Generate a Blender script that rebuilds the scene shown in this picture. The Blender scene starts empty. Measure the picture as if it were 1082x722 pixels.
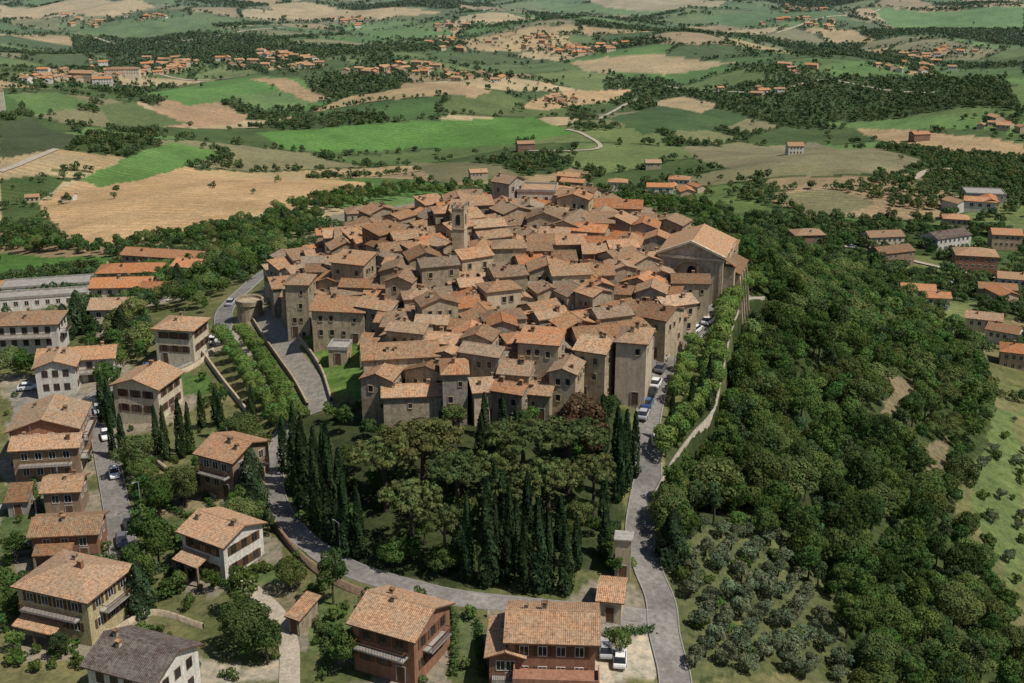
import bpy, math, random, numpy as np
from mathutils import Vector
random.seed(11)
RNG=np.random.default_rng(7)
scene=bpy.context.scene
COL=scene.collection
# ------------------------------------------------------------------ survey geometry
F=1306.0; PITCH=math.radians(19.8); CZ=100.0
cP,sP=math.cos(PITCH),math.sin(PITCH)
XC=[-260,-150,-100,-75,-55,-38,-15,10,28,45,65,95,140,220]
TAB=[
(60,[-5,0,2,4,5,6,7,7,4,-4,-14,-28,-40,-50]),
(130,[-5,1,3,5,6,7,8,8,5,-3,-13,-28,-40,-50]),
(150,[-6,1,3,5,6,8,9.5,9.5,7,-2,-12,-27,-40,-50]),
(172,[-8,0,3,5,6.5,9.5,13,13.5,11,1,-10,-26,-40,-50]),
(195,[-10,0,3,5,8,12,18,19,17,8,-8,-25,-40,-50]),
(220,[-12,0,4,6,10,15,21.5,22.5,21,15,-3,-24,-40,-50]),
(250,[-15,-1,4,7,11,19,25,25.5,24,21,6,-18,-38,-50]),
(285,[-18,-4,2,6,10,19,27,28,26,22,11,-12,-34,-48]),
(303,[-21,-6,0,4,8,15,24,25,22,17,8,-12,-33,-47]),
(325,[-27,-9,-3,1,4,9,14,15,12,9,4,-13,-32,-46]),
(380,[-40,-22,-15,-10,-8,-6,-4,-4,-6,-8,-12,-20,-34,-46]),
(480,[-55,-40,-34,-32,-30,-28,-28,-28,-30,-30,-32,-36,-42,-50]),
(650,[-65,-58,-56,-55,-55,-55,-55,-55,-55,-55,-55,-55,-55,-55]),
(1000,[-85]*14)]
gx=np.arange(-262,224,2.0); gy=np.arange(58,1004,2.0)
rows=np.array([np.interp(gx,XC,r[1]) for r in TAB])
ys=np.array([r[0] for r in TAB],float)
GR=np.stack([np.interp(gy,ys,rows[:,i]) for i in range(len(gx))],1)
k=np.exp(-0.5*(np.arange(-9,10)/3.0)**2); k/=k.sum()
GR=np.pad(GR,9,mode='edge')
GR=np.apply_along_axis(lambda m:np.convolve(m,k,'valid'),0,GR)
GR=np.apply_along_axis(lambda m:np.convolve(m,k,'valid'),1,GR)
def sstep(a,b,x):
    t=np.clip((x-a)/(b-a),0,1); return t*t*(3-2*t)
RWY=[168,179,190,200,215,235,255,272,285]; RWX=[20,25,30.5,35.5,39.5,44.5,51,59,65]
def HT(x,y):
    x=np.asarray(x,float); y=np.asarray(y,float)
    fx=np.clip((x-gx[0])/2,0,len(gx)-1.001); fy=np.clip((y-gy[0])/2,0,len(gy)-1.001)
    ix=fx.astype(int); iy=fy.astype(int); tx=fx-ix; ty=fy-iy
    z=(GR[iy,ix]*(1-tx)+GR[iy,ix+1]*tx)*(1-ty)+(GR[iy+1,ix]*(1-tx)+GR[iy+1,ix+1]*tx)*ty
    z=z+np.interp(y,[1000,2200,9000],[0,-15,-20])
    w=sstep(380,850,y)
    z=z+w*(11*np.sin(x/190+1.2)*np.sin(y/250+.4)+8*np.sin(x/83+y/150)+4.5*np.sin(x/45-y/70+2))
    z=z+0.25*np.sin(x/5.1+1)*np.sin(y/6.3)*sstep(60,100,np.abs(x))
    d=x-np.interp(y,RWY,RWX); z=z-6.0*sstep(0,1.0,d)*(1-sstep(3,16,d))*sstep(170,182,y)*(1-sstep(262,280,y))
    z=z+1.0*sstep(-9,-2,d)*(1-sstep(0,.6,d))*sstep(172,184,y)*(1-sstep(255,272,y))
    return z
def h(x,y): return float(HT(x,y))
TS=np.exp(np.linspace(math.log(90),math.log(9000),700))
def GT(u,v,dz=0.0):
    a=(u-541)/F; b=(v-361)/F
    dx,dy,dzz=a,cP-sP*b,-sP-cP*b
    z=CZ+TS*dzz; g=HT(TS*dx,TS*dy)+dz
    s=z-g
    i=int(np.argmax(s<0))
    if i==0: i=len(TS)-1
    s0,s1=s[i-1],s[i]; t=TS[i-1]+(TS[i]-TS[i-1])*s0/(s0-s1)
    return t*dx,t*dy,t
def G(u,v,dz=0.0):
    x,y,t=GT(u,v,dz); return (x,y)
def poly(pts,dz=0): return [G(u,v,dz) for u,v in pts]
def inpoly(X,Y,pl):
    X=np.asarray(X,float);Y=np.asarray(Y,float)
    ins=np.zeros(X.shape,bool); n=len(pl)
    for i in range(n):
        x1,y1=pl[i]; x2,y2=pl[(i+1)%n]
        if y1==y2: continue
        c=((y1>Y)!=(y2>Y))&(X<(x2-x1)*(Y-y1)/(y2-y1)+x1)
        ins^=c
    return ins
def hsh(ix,iy,s):
    v=np.sin(ix*127.1+iy*311.7+s*74.7)*43758.5453
    return v-np.floor(v)
def vnoise(x,y,s=0):
    x=np.asarray(x,float);y=np.asarray(y,float)
    ix=np.floor(x);iy=np.floor(y);fx=x-ix;fy=y-iy
    fx=fx*fx*(3-2*fx);fy=fy*fy*(3-2*fy)
    return (hsh(ix,iy,s)*(1-fx)+hsh(ix+1,iy,s)*fx)*(1-fy)+(hsh(ix,iy+1,s)*(1-fx)+hsh(ix+1,iy+1,s)*fx)*fy
def voro(x,y):
    ca,sa=math.cos(.35),math.sin(.35)
    X=(x*ca+y*sa)/125; Y=(-x*sa+y*ca)/92
    X=X+.5*vnoise(X*.6,Y*.6,5); Y=Y+.4*vnoise(X*.5,Y*.7,6)
    bx=np.floor(X);by=np.floor(Y)
    d1=np.full(X.shape,9.);d2=np.full(X.shape,9.);idv=np.zeros(X.shape)
    for i in (-1,0,1):
        for j in (-1,0,1):
            cx=bx+i;cy=by+j
            px=cx+.5+.8*(hsh(cx,cy,1)-.5);py=cy+.5+.8*(hsh(cx,cy,2)-.5)
            d=np.abs(px-X)*.6+np.abs(py-Y)*.6+.4*np.hypot(px-X,py-Y)
            new=d<d1
            d2=np.where(new,d1,np.minimum(d2,d)); idv=np.where(new,hsh(cx,cy,3),idv); d1=np.where(new,d,d1)
    return idv,d2-d1
# ------------------------------------------------------------------ materials
def newmat(name):
    m=bpy.data.materials.new(name); m.use_nodes=True
    nt=m.node_tree; nt.nodes.clear(); return m,nt,nt.nodes,nt.links
def finish(nt,col,rough=.9,bump=None,bd=.1,spec=.15,bs=.5):
    N=nt.nodes;L=nt.links
    o=N.new('ShaderNodeOutputMaterial'); p=N.new('ShaderNodeBsdfPrincipled')
    p.inputs['Roughness'].default_value=rough
    p.inputs['Specular IOR Level'].default_value=spec
    if isinstance(col,tuple): p.inputs['Base Color'].default_value=(*col,1)
    else: L.new(col,p.inputs['Base Color'])
    if bump is not None:
        b=N.new('ShaderNodeBump'); b.inputs['Distance'].default_value=bd; b.inputs['Strength'].default_value=bs
        L.new(bump,b.inputs['Height']); L.new(b.outputs[0],p.inputs['Normal'])
    L.new(p.outputs[0],o.inputs[0])
def ramp(nt,fac,cols,pos=None):
    r=nt.nodes.new('ShaderNodeValToRGB'); e=r.color_ramp.elements
    n=len(cols); pos=pos or [0.3+.4*i/(n-1) for i in range(n)]
    while len(e)<n: e.new(.5)
    for i in range(n):
        e[i].position=pos[i]; e[i].color=(*cols[i],1)
    nt.links.new(fac,r.inputs[0]); return r.outputs[0]
def coords(nt,kind='Object',rnd=True):
    N=nt.nodes;L=nt.links
    tc=N.new('ShaderNodeTexCoord').outputs[kind]
    if not rnd: return tc,None
    oi=N.new('ShaderNodeObjectInfo')
    m=N.new('ShaderNodeMath'); m.operation='MULTIPLY'; m.inputs[1].default_value=73.; L.new(oi.outputs['Random'],m.inputs[0])
    a=N.new('ShaderNodeVectorMath'); a.operation='ADD'; L.new(tc,a.inputs[0]); L.new(m.outputs[0],a.inputs[1])
    return a.outputs[0],oi.outputs['Random']
def noise(nt,vec,scale,detail=4,rough=.6):
    n=nt.nodes.new('ShaderNodeTexNoise'); n.inputs['Scale'].default_value=scale; n.inputs['Detail'].default_value=detail; n.inputs['Roughness'].default_value=rough
    nt.links.new(vec,n.inputs['Vector']); return n.outputs['Fac']
def mixc(nt,a,b,fac,mode='MIX'):
    m=nt.nodes.new('ShaderNodeMix'); m.data_type='RGBA'; m.blend_type=mode
    for s,v in ((m.inputs[0],fac),(m.inputs[6],a),(m.inputs[7],b)):
        if hasattr(v,'links'): nt.links.new(v,s)
        elif isinstance(v,tuple): s.default_value=(*v,1)
        else: s.default_value=v
    return m.outputs[2]
def maprange(nt,v,a,b,c,d):
    m=nt.nodes.new('ShaderNodeMapRange'); nt.links.new(v,m.inputs[0])
    for i,x in enumerate((a,b,c,d)): m.inputs[i+1].default_value=x
    return m.outputs[0]
MT={}
def simple(name,cols,scale=1.5,rough=.9,bump=0,spec=.15,var=.25,fine=None,streak=False):
    m,nt,N,L=newmat(name)
    vec,r=coords(nt)
    n=noise(nt,vec,scale,5,.65)
    c=ramp(nt,n,cols if len(cols)>1 else [cols[0],cols[0]])
    v=maprange(nt,r,0,1,1-var,1+var*.7)
    cmb=N.new('ShaderNodeCombineXYZ')
    for i in range(3): L.new(v,cmb.inputs[i])
    c=mixc(nt,c,cmb.outputs[0],1.0,'MULTIPLY')
    n2=noise(nt,vec,fine or scale*7,3,.7)
    c=mixc(nt,c,ramp(nt,n2,[(.66,.64,.61),(1.18,1.18,1.18)]),1.0,'MULTIPLY')
    if streak:
        mp=N.new('ShaderNodeMapping'); mp.inputs['Scale'].default_value=(1.6,1.6,.22); L.new(vec,mp.inputs['Vector'])
        n3=noise(nt,mp.outputs[0],1.0,4,.7)
        c=mixc(nt,c,ramp(nt,n3,[(.68,.65,.6),(1.08,1.08,1.08)]),1.0,'MULTIPLY')
    finish(nt,c,rough,n2 if bump else None,bump or .1,spec)
    MT[name]=m; return m
def tile(name,c1,c2,mott,var=.3):
    m,nt,N,L=newmat(name)
    vec,r=coords(nt,'UV')
    br=N.new('ShaderNodeTexBrick'); L.new(vec,br.inputs['Vector'])
    br.inputs['Scale'].default_value=1.0; br.inputs['Brick Width'].default_value=.26; br.inputs['Row Height'].default_value=.42
    br.inputs['Mortar Size'].default_value=.03; br.inputs['Mortar Smooth'].default_value=.6
    br.inputs['Color1'].default_value=(*c1,1); br.inputs['Color2'].default_value=(*c2,1)
    br.inputs['Mortar'].default_value=(c1[0]*.4,c1[1]*.37,c1[2]*.35,1); br.offset=0.0
    n=noise(nt,vec,.5,6,.75)
    c=mixc(nt,br.outputs[0],mott,maprange(nt,n,.42,.6,0,.85))
    n3=noise(nt,vec,2.2,5,.8)
    c=mixc(nt,c,ramp(nt,n3,[(.42,.38,.36),(.97,.97,.97),(1.48,1.4,1.32)],[.33,.5,.68]),1.0,'MULTIPLY')
    v=maprange(nt,r,0,1,1-var,1+var*.7)
    cmb=N.new('ShaderNodeCombineXYZ')
    L.new(v,cmb.inputs[0]); 
    m2=N.new('ShaderNodeMath'); m2.operation='MULTIPLY'; m2.inputs[1].default_value=5.7; L.new(r,m2.inputs[0])
    m3=N.new('ShaderNodeMath'); m3.operation='FRACT'; L.new(m2.outputs[0],m3.inputs[0])
    g=N.new('ShaderNodeMath'); g.operation='MULTIPLY'; L.new(v,g.inputs[0]); L.new(maprange(nt,m3.outputs[0],0,1,.88,1.08),g.inputs[1]); L.new(g.outputs[0],cmb.inputs[1])
    g2=N.new('ShaderNodeMath'); g2.operation='MULTIPLY'; L.new(v,g2.inputs[0]); L.new(maprange(nt,m3.outputs[0],0,1,.75,1.12),g2.inputs[1]); L.new(g2.outputs[0],cmb.inputs[2])
    c=mixc(nt,c,cmb.outputs[0],1.0,'MULTIPLY')
    wv=N.new('ShaderNodeTexWave'); wv.wave_type='BANDS'; wv.bands_direction='X'; wv.inputs['Scale'].default_value=1.2; L.new(vec,wv.inputs['Vector'])
    finish(nt,c,.9,wv.outputs['Fac'],.06,.1,.6)
    MT[name]=m; return m
tile('roof_tile_old',(.365,.21,.12),(.285,.17,.105),(.235,.185,.125),.35)
tile('roof_tile_grey',(.29,.2,.135),(.25,.185,.13),(.215,.185,.14),.3)
tile('roof_tile_tan',(.43,.255,.145),(.34,.2,.12),(.29,.22,.15),.3)
tile('roof_tile_orange',(.48,.2,.085),(.4,.195,.1),(.33,.205,.125),.22)
tile('roof_tile_pale',(.47,.285,.17),(.39,.235,.145),(.31,.225,.155),.15)
tile('roof_tile_dark',(.1,.075,.065),(.14,.1,.085),(.16,.14,.12),.1)
simple('stone_wall',[(.24,.195,.135),(.37,.31,.22),(.46,.395,.295)],1.1,bump=.05,fine=5,streak=True)
simple('stone_wall_warm',[(.3,.235,.155),(.44,.355,.245),(.53,.44,.315)],1.1,bump=.05,fine=5,streak=True)
simple('stone_wall_grey',[(.22,.195,.16),(.32,.285,.235),(.4,.36,.3)],1.1,bump=.05,fine=5,streak=True)
simple('facade_stone',[(.46,.38,.28),(.56,.47,.355),(.62,.53,.41)],.8,var=.05,fine=4,streak=True)
simple('plaster_beige',[(.44,.37,.26),(.53,.45,.33)],.6,var=.15,streak=True)
simple('plaster_white',[(.6,.575,.52),(.7,.68,.63)],.5,var=.05,streak=True)
simple('plaster_cream',[(.58,.52,.39),(.66,.6,.47)],.5,var=.05,streak=True)
simple('plaster_yellow',[(.44,.38,.21),(.52,.46,.28)],.5,var=.05,streak=True)
simple('plaster_peach',[(.5,.36,.245),(.56,.42,.295)],.5,var=.05,streak=True)
simple('brick_red',[(.25,.125,.08),(.34,.185,.125)],1.3,var=.15,bump=.03,streak=True)
simple('brick_brown',[(.24,.165,.11),(.33,.24,.17)],1.3,var=.1,bump=.03,streak=True)
simple('concrete',[(.28,.27,.245),(.4,.38,.35)],.8,var=.1,streak=True)
simple('asphalt',[(.13,.122,.112),(.19,.178,.162),(.26,.245,.22)],.16,var=.05,fine=1.4)
simple('kerb_stone',[(.22,.21,.195),(.3,.29,.27)],1,var=.05)
simple('cobble',[(.16,.145,.12),(.29,.265,.22)],.8,var=.05,bump=.05,fine=3)
simple('gravel',[(.3,.26,.2),(.42,.365,.285)],.4,var=.05)
simple('wood_brown',[(.1,.055,.03),(.16,.09,.05)],3,var=.2)
simple('shutter_green',[(.03,.07,.045),(.04,.09,.06)],3,var=.2)
simple('bark',[(.06,.045,.035),(.12,.095,.075)],4,bump=.03)
simple('glass_dark',[(.012,.014,.016),(.03,.034,.04)],1,rough=.15,spec=.6)
simple('metal_grey',[(.25,.25,.25),(.33,.33,.33)],2,rough=.45,spec=.5)
simple('tyre',[(.015,.015,.015),(.02,.02,.02)],2)
simple('lamp_white',[(.6,.6,.56),(.7,.7,.66)],2,rough=.3)
simple('awning_red',[(.45,.05,.03),(.5,.07,.04)],2)
CARC={'white':(.75,.75,.74),'silver':(.4,.41,.42),'red':(.3,.03,.02),'blue':(.05,.1,.25),'black':(.02,.02,.022),'grey':(.13,.13,.14)}
for n_,c_ in CARC.items(): simple('car_paint_'+n_,[c_,c_],1,rough=.25,spec=.6,var=.02)
def leafmat(name,trans=.32):
    m,nt,N,L=newmat(name)
    at=N.new('ShaderNodeAttribute'); at.attribute_name='tint'
    oi=N.new('ShaderNodeObjectInfo')
    hs=N.new('ShaderNodeHueSaturation'); L.new(at.outputs['Color'],hs.inputs['Color'])
    L.new(maprange(nt,oi.outputs['Random'],0,1,.78,1.3),hs.inputs['Value'])
    m2=N.new('ShaderNodeMath'); m2.operation='MULTIPLY'; m2.inputs[1].default_value=7.31; L.new(oi.outputs['Random'],m2.inputs[0])
    m3=N.new('ShaderNodeMath'); m3.operation='FRACT'; L.new(m2.outputs[0],m3.inputs[0])
    L.new(maprange(nt,m3.outputs[0],0,1,.484,.526),hs.inputs['Hue'])
    d=N.new('ShaderNodeBsdfDiffuse'); t=N.new('ShaderNodeBsdfTranslucent'); mx=N.new('ShaderNodeMixShader'); mx.inputs[0].default_value=trans
    o=N.new('ShaderNodeOutputMaterial')
    L.new(hs.outputs[0],d.inputs[0]); L.new(hs.outputs[0],t.inputs[0]); L.new(d.outputs[0],mx.inputs[1]); L.new(t.outputs[0],mx.inputs[2]); L.new(mx.outputs[0],o.inputs[0])
    MT[name]=m; return m
leafmat('foliage')
m,nt,N,L=newmat('ground_cover')
at=N.new('ShaderNodeAttribute'); at.attribute_name='tint'
geo=N.new('ShaderNodeNewGeometry').outputs['Position']
n1=noise(nt,geo,.8,6,.8); n2=noise(nt,geo,.03,6,.65); n4=noise(nt,geo,.2,5,.7)
c=mixc(nt,at.outputs['Color'],ramp(nt,n1,[(.5,.54,.45),(1.0,1.0,1.0),(1.4,1.3,1.15)]),1.0,'MULTIPLY')
c=mixc(nt,c,ramp(nt,n4,[(.76,.81,.72),(1.0,1.0,1.0),(1.2,1.14,1.07)]),1.0,'MULTIPLY')
c=mixc(nt,c,ramp(nt,n2,[(.8,.84,.78),(1.0,1.0,1.0),(1.18,1.13,1.07)]),1.0,'MULTIPLY')
mp=N.new('ShaderNodeMapping'); mp.inputs['Rotation'].default_value=(0,0,.35+1.57); L.new(geo,mp.inputs['Vector'])
wv=N.new('ShaderNodeTexWave'); wv.inputs['Scale'].default_value=.045; wv.inputs['Distortion'].default_value=.8; wv.inputs['Detail'].default_value=2; L.new(mp.outputs[0],wv.inputs['Vector'])
c=mixc(nt,c,ramp(nt,wv.outputs['Fac'],[(.85,.87,.83),(1.1,1.09,1.07)],[.2,.8]),maprange(nt,n2,.42,.6,0,1),'MULTIPLY')
finish(nt,c,1.0,n1,.3,.03,.6)
MT['ground_cover']=m
# ------------------------------------------------------------------ mesh helpers
def np_mesh(name,V,Q,mats,tint=None,mi=None):
    me=bpy.data.meshes.new(name); n=len(V); q=len(Q); kk=Q.shape[1]
    me.vertices.add(n); me.vertices.foreach_set('co',np.ascontiguousarray(V,dtype=np.float32).ravel())
    me.loops.add(q*kk); me.loops.foreach_set('vertex_index',np.ascontiguousarray(Q,dtype=np.int32).ravel())
    me.polygons.add(q); me.polygons.foreach_set('loop_start',np.arange(0,q*kk,kk,dtype=np.int32))
    if mi is not None: me.polygons.foreach_set('material_index',np.asarray(mi,dtype=np.int32))
    for x in mats: me.materials.append(MT[x])
    if tint is not None:
        a=me.color_attributes.new('tint','FLOAT_COLOR','POINT')
        c=np.ones((n,4),np.float32); c[:,:3]=tint; a.data.foreach_set('color',c.ravel())
    me.update(calc_edges=True); return me
class MB:
    def __init__(s): s.v=[];s.f=[];s.m=[];s.uv=[]
    def face(s,pts,mi=0,uv=None):
        i=len(s.v); s.v+=[tuple(p) for p in pts]; s.f.append(list(range(i,i+len(pts)))); s.m.append(mi); s.uv.append(uv)
    def box(s,x0,x1,y0,y1,z0,z1,mi=0):
        p=[(x0,y0,z0),(x1,y0,z0),(x1,y1,z0),(x0,y1,z0),(x0,y0,z1),(x1,y0,z1),(x1,y1,z1),(x0,y1,z1)]
        for q in ((0,3,2,1),(4,5,6,7),(0,1,5,4),(1,2,6,5),(2,3,7,6),(3,0,4,7)):
            s.face([p[a] for a in q],mi,[(p[a][0]+p[a][1],p[a][2]) for a in q])
    def hexa(s,p,mi=0):
        for q in ((0,3,2,1),(4,5,6,7),(0,1,5,4),(1,2,6,5),(2,3,7,6),(3,0,4,7)): s.face([p[a] for a in q],mi)
    def cyl(s,c0,c1,r0,r1,n=8,mi=0,caps=True):
        a=Vector(c0);b=Vector(c1);d=(b-a).normalized(); t=d.orthogonal().normalized(); w=d.cross(t)
        R0=[a+(t*math.cos(2*math.pi*i/n)+w*math.sin(2*math.pi*i/n))*r0 for i in range(n)]
        R1=[b+(t*math.cos(2*math.pi*i/n)+w*math.sin(2*math.pi*i/n))*r1 for i in range(n)]
        for i in range(n):
            j=(i+1)%n; s.face([R0[i],R0[j],R1[j],R1[i]],mi)
        if caps: s.face(R1,mi); s.face(R0[::-1],mi)
    def mesh(s,name,mats):
        me=bpy.data.meshes.new(name); me.from_pydata(s.v,[],s.f)
        for x in mats: me.materials.append(MT[x])
        me.polygons.foreach_set('material_index',s.m)
        if any(u is not None for u in s.uv):
            ul=me.uv_layers.new(name='UVMap'); i=0
            for f,u in zip(s.f,s.uv):
                for kx in range(len(f)):
                    if u: ul.data[i].uv=u[kx]
                    i+=1
        me.update(); return me
def add(name,mesh=None,parent=None,loc=(0,0,0),rz=0,scale=None,**props):
    o=bpy.data.objects.new(name,mesh); COL.objects.link(o)
    o.location=loc
    if rz: o.rotation_euler=(0,0,rz)
    if scale is not None: o.scale=scale if hasattr(scale,'__len__') else (scale,)*3
    if parent: o.parent=parent
    if mesh is None: o.empty_display_size=.5
    for k_,v_ in props.items(): o[k_]=v_
    return o
# ------------------------------------------------------------------ roof / walls
def roof_mesh(w,d,Hh,typ,tp,mat,o=.45,th=.2):
    b=MB(); X=w/2+o; Y=d/2+o; e=.06; ze=Hh-o*tp+e
    sl=math.sqrt(1+tp*tp)
    if typ=='gable':
        zr=Hh+d/2*tp+e
        for s in (-1,1):
            A=[(-X,s*Y,ze),(X,s*Y,ze),(X,0,zr),(-X,0,zr)]
            uv=[(-X,0),(X,0),(X,Y*sl),(-X,Y*sl)]
            if s>0: A=A[::-1];uv=uv[::-1]
            T=[(p[0],p[1],p[2]+th) for p in A]
            b.face(T,0,uv); b.face(A[::-1],1)
            b.face([(-X,s*Y,ze),(X,s*Y,ze),(X,s*Y,ze+th),(-X,s*Y,ze+th)],1)
            for x in (-X,X): b.face([(x,s*Y,ze),(x,0,zr),(x,0,zr+th),(x,s*Y,ze+th)],1)
        b.face([(-X,-.16,zr+th-.04),(X,-.16,zr+th-.04),(X,0,zr+th+.1),(-X,0,zr+th+.1)],0,[(0,0),(2*X,0),(2*X,.2),(0,.2)])
        b.face([(X,.16,zr+th-.04),(-X,.16,zr+th-.04),(-X,0,zr+th+.1),(X,0,zr+th+.1)],0,[(0,0),(2*X,0),(2*X,.2),(0,.2)])
    elif typ=='hip':
        r=max(0.01,w/2-d/2); zr=ze+Y*tp+th
        z1=ze+th
        b.face([(-X,-Y,z1),(X,-Y,z1),(r,0,zr),(-r,0,zr)],0,[(-X,0),(X,0),(r,Y*sl),(-r,Y*sl)])
        b.face([(X,Y,z1),(-X,Y,z1),(-r,0,zr),(r,0,zr)],0,[(-X,0),(X,0),(r,Y*sl),(-r,Y*sl)])
        b.face([(X,-Y,z1),(X,Y,z1),(r,0,zr)],0,[(-Y,0),(Y,0),(0,Y*sl)])
        b.face([(-X,Y,z1),(-X,-Y,z1),(-r,0,zr)],0,[(-Y,0),(Y,0),(0,Y*sl)])
        b.face([(-X,-Y,ze),(-X,Y,ze),(X,Y,ze),(X,-Y,ze)],1)
        for p,q in (((-X,-Y),(X,-Y)),((X,-Y),(X,Y)),((X,Y),(-X,Y)),((-X,Y),(-X,-Y))):
            b.face([(*p,ze),(*q,ze),(*q,z1),(*p,z1)],1)
    elif typ=='shed':
        z0=Hh-o*tp+e; z1=Hh+(d+o)*tp*.8+e
        A=[(-X,-Y,z0),(X,-Y,z0),(X,Y,z1),(-X,Y,z1)]
        b.face([(p[0],p[1],p[2]+th) for p in A],0,[(-X,0),(X,0),(X,2*Y*sl),(-X,2*Y*sl)])
        b.face(A[::-1],1)
        for i in range(4):
            p=A[i];q=A[(i+1)%4]; b.face([p,q,(q[0],q[1],q[2]+th),(p[0],p[1],p[2]+th)],1)
    else:
        b.box(-w/2-.15,w/2+.15,-d/2-.15,d/2+.15,Hh+.02,Hh+.25,0)
        for a in ((-w/2-.15,w/2+.15,-d/2-.15,-d/2+.1),(-w/2-.15,w/2+.15,d/2-.1,d/2+.15),(-w/2-.15,-w/2+.1,-d/2+.1,d/2-.1),(w/2-.1,w/2+.15,-d/2+.1,d/2-.1)):
            b.box(*a,Hh+.25,Hh+.7,1)
    return b.mesh('roof',[mat,'concrete' if typ=='flat' else 'wood_brown'])
def wall_mesh(w,d,Hh,typ,tp,mat,base=4.0):
    b=MB(); X=w/2;Y=d/2;z=-base
    zr=Hh+Y*tp
    b.face([(-X,-Y,z),(X,-Y,z),(X,-Y,Hh),(-X,-Y,Hh)])
    zb=Hh+ (d*tp*.8 if typ=='shed' else 0)
    b.face([(X,Y,z),(-X,Y,z),(-X,Y,zb),(X,Y,zb)])
    for s in (-1,1):
        if typ=='gable': P=[(s*X,-Y,z),(s*X,Y,z),(s*X,Y,Hh),(s*X,0,zr),(s*X,-Y,Hh)]
        else: P=[(s*X,-Y,z),(s*X,Y,z),(s*X,Y,zb),(s*X,-Y,Hh)]
        if s<0: P=P[::-1]
        b.face(P)
    if typ!='gable' and typ!='shed': b.face([(-X,-Y,Hh),(X,-Y,Hh),(X,Y,Hh),(-X,Y,Hh)])
    return b.mesh('wall',[mat])
def window_mesh(fr,ww=.9,hh=1.25):
    b=MB(); f=.12
    b.box(-ww/2,ww/2,-.03,.05,-hh/2,hh/2,1)
    b.box(-ww/2-f,-ww/2,-.08,.05,-hh/2-f,hh/2+f,0); b.box(ww/2,ww/2+f,-.08,.05,-hh/2-f,hh/2+f,0)
    b.box(-ww/2,ww/2,-.08,.05,hh/2,hh/2+f,0); b.box(-ww/2,ww/2,-.13,.05,-hh/2-f,-hh/2,0)
    return b.mesh('window',[fr,'glass_dark'])
def mullion_window(fr):
    b=MB(); 
    b.box(-.5,.5,-.03,.05,-.65,.65,1)
    for a in ((-.58,-.5,-.73,.73),(.5,.58,-.73,.73),(-.5,.5,.65,.73),(-.5,.5,-.73,-.65),(-.03,.03,-.65,.65)): b.box(a[0],a[1],-.07,.05,a[2],a[3],0)
    return b.mesh('window',[fr,'glass_dark'])
def shutter_mesh(m_):
    b=MB(); b.box(-.24,.24,-.09,-.03,-.68,.68)
    for i in range(6): b.box(-.2,.2,-.11,-.09,-.6+i*.21,-.5+i*.21)
    return b.mesh('shutter',[m_])
def door_mesh():
    b=MB(); b.box(-.55,.55,-.06,.05,0,2.15,0); b.box(-.7,-.55,-.1,.05,0,2.3,1); b.box(.55,.7,-.1,.05,0,2.3,1); b.box(-.55,.55,-.1,.05,2.15,2.3,1)
    return b.mesh('door',['wood_brown','concrete'])
def chimney_mesh(m_):
    b=MB(); b.box(-.3,.3,-.3,.3,-1,.8,0); b.box(-.38,.38,-.38,.38,.8,.9,1); 
    for x in (-.3,.2):
        for y in (-.3,.2): b.box(x,x+.1,y,y+.1,.9,1.1,0)
    b.box(-.42,.42,-.42,.42,1.1,1.2,1)
    return b.mesh('chimney',[m_,'roof_tile_old'])
WM={'stone':window_mesh('stone_wall_warm',.75,1.1),'small':window_mesh('stone_wall',.6,.8),'white':mullion_window('plaster_white'),'brown':mullion_window('wood_brown')}
SH={'brown':shutter_mesh('wood_brown'),'green':shutter_mesh('shutter_green')}
DM=door_mesh(); CHM=[chimney_mesh('stone_wall_warm'),chimney_mesh('plaster_beige'),chimney_mesh('brick_red')]
b=MB(); b.cyl((0,0,-.3),(0,0,1.8),.025,.02,5)
for i_ in range(4): b.cyl((-.35+.05*i_,0,1.1+.2*i_),(.35-.05*i_,0,1.1+.2*i_),.015,.015,4)
ANT=b.mesh('antenna',['metal_grey'])
OCC=[]
def balcony_at(e,ln,off,rz,nx,ny,z,frac=.7):
    bb=MB(); bw=ln*frac; bb.box(-bw/2,bw/2,-1.4,0,-.18,0,0)
    bb.box(-bw/2,bw/2,-1.4,-1.34,.9,1.0,1)
    q=-bw/2
    while q<bw/2: bb.box(q,q+.05,-1.39,-1.35,0,.9,1); q+=.22
    for q in (-bw/2,bw/2-.05): bb.box(q,q+.05,-1.34,0,.9,1.0,1)
    add('balcony',bb.mesh('balcony',['concrete','wood_brown']),e,(nx*off,ny*off,z),rz)
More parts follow.
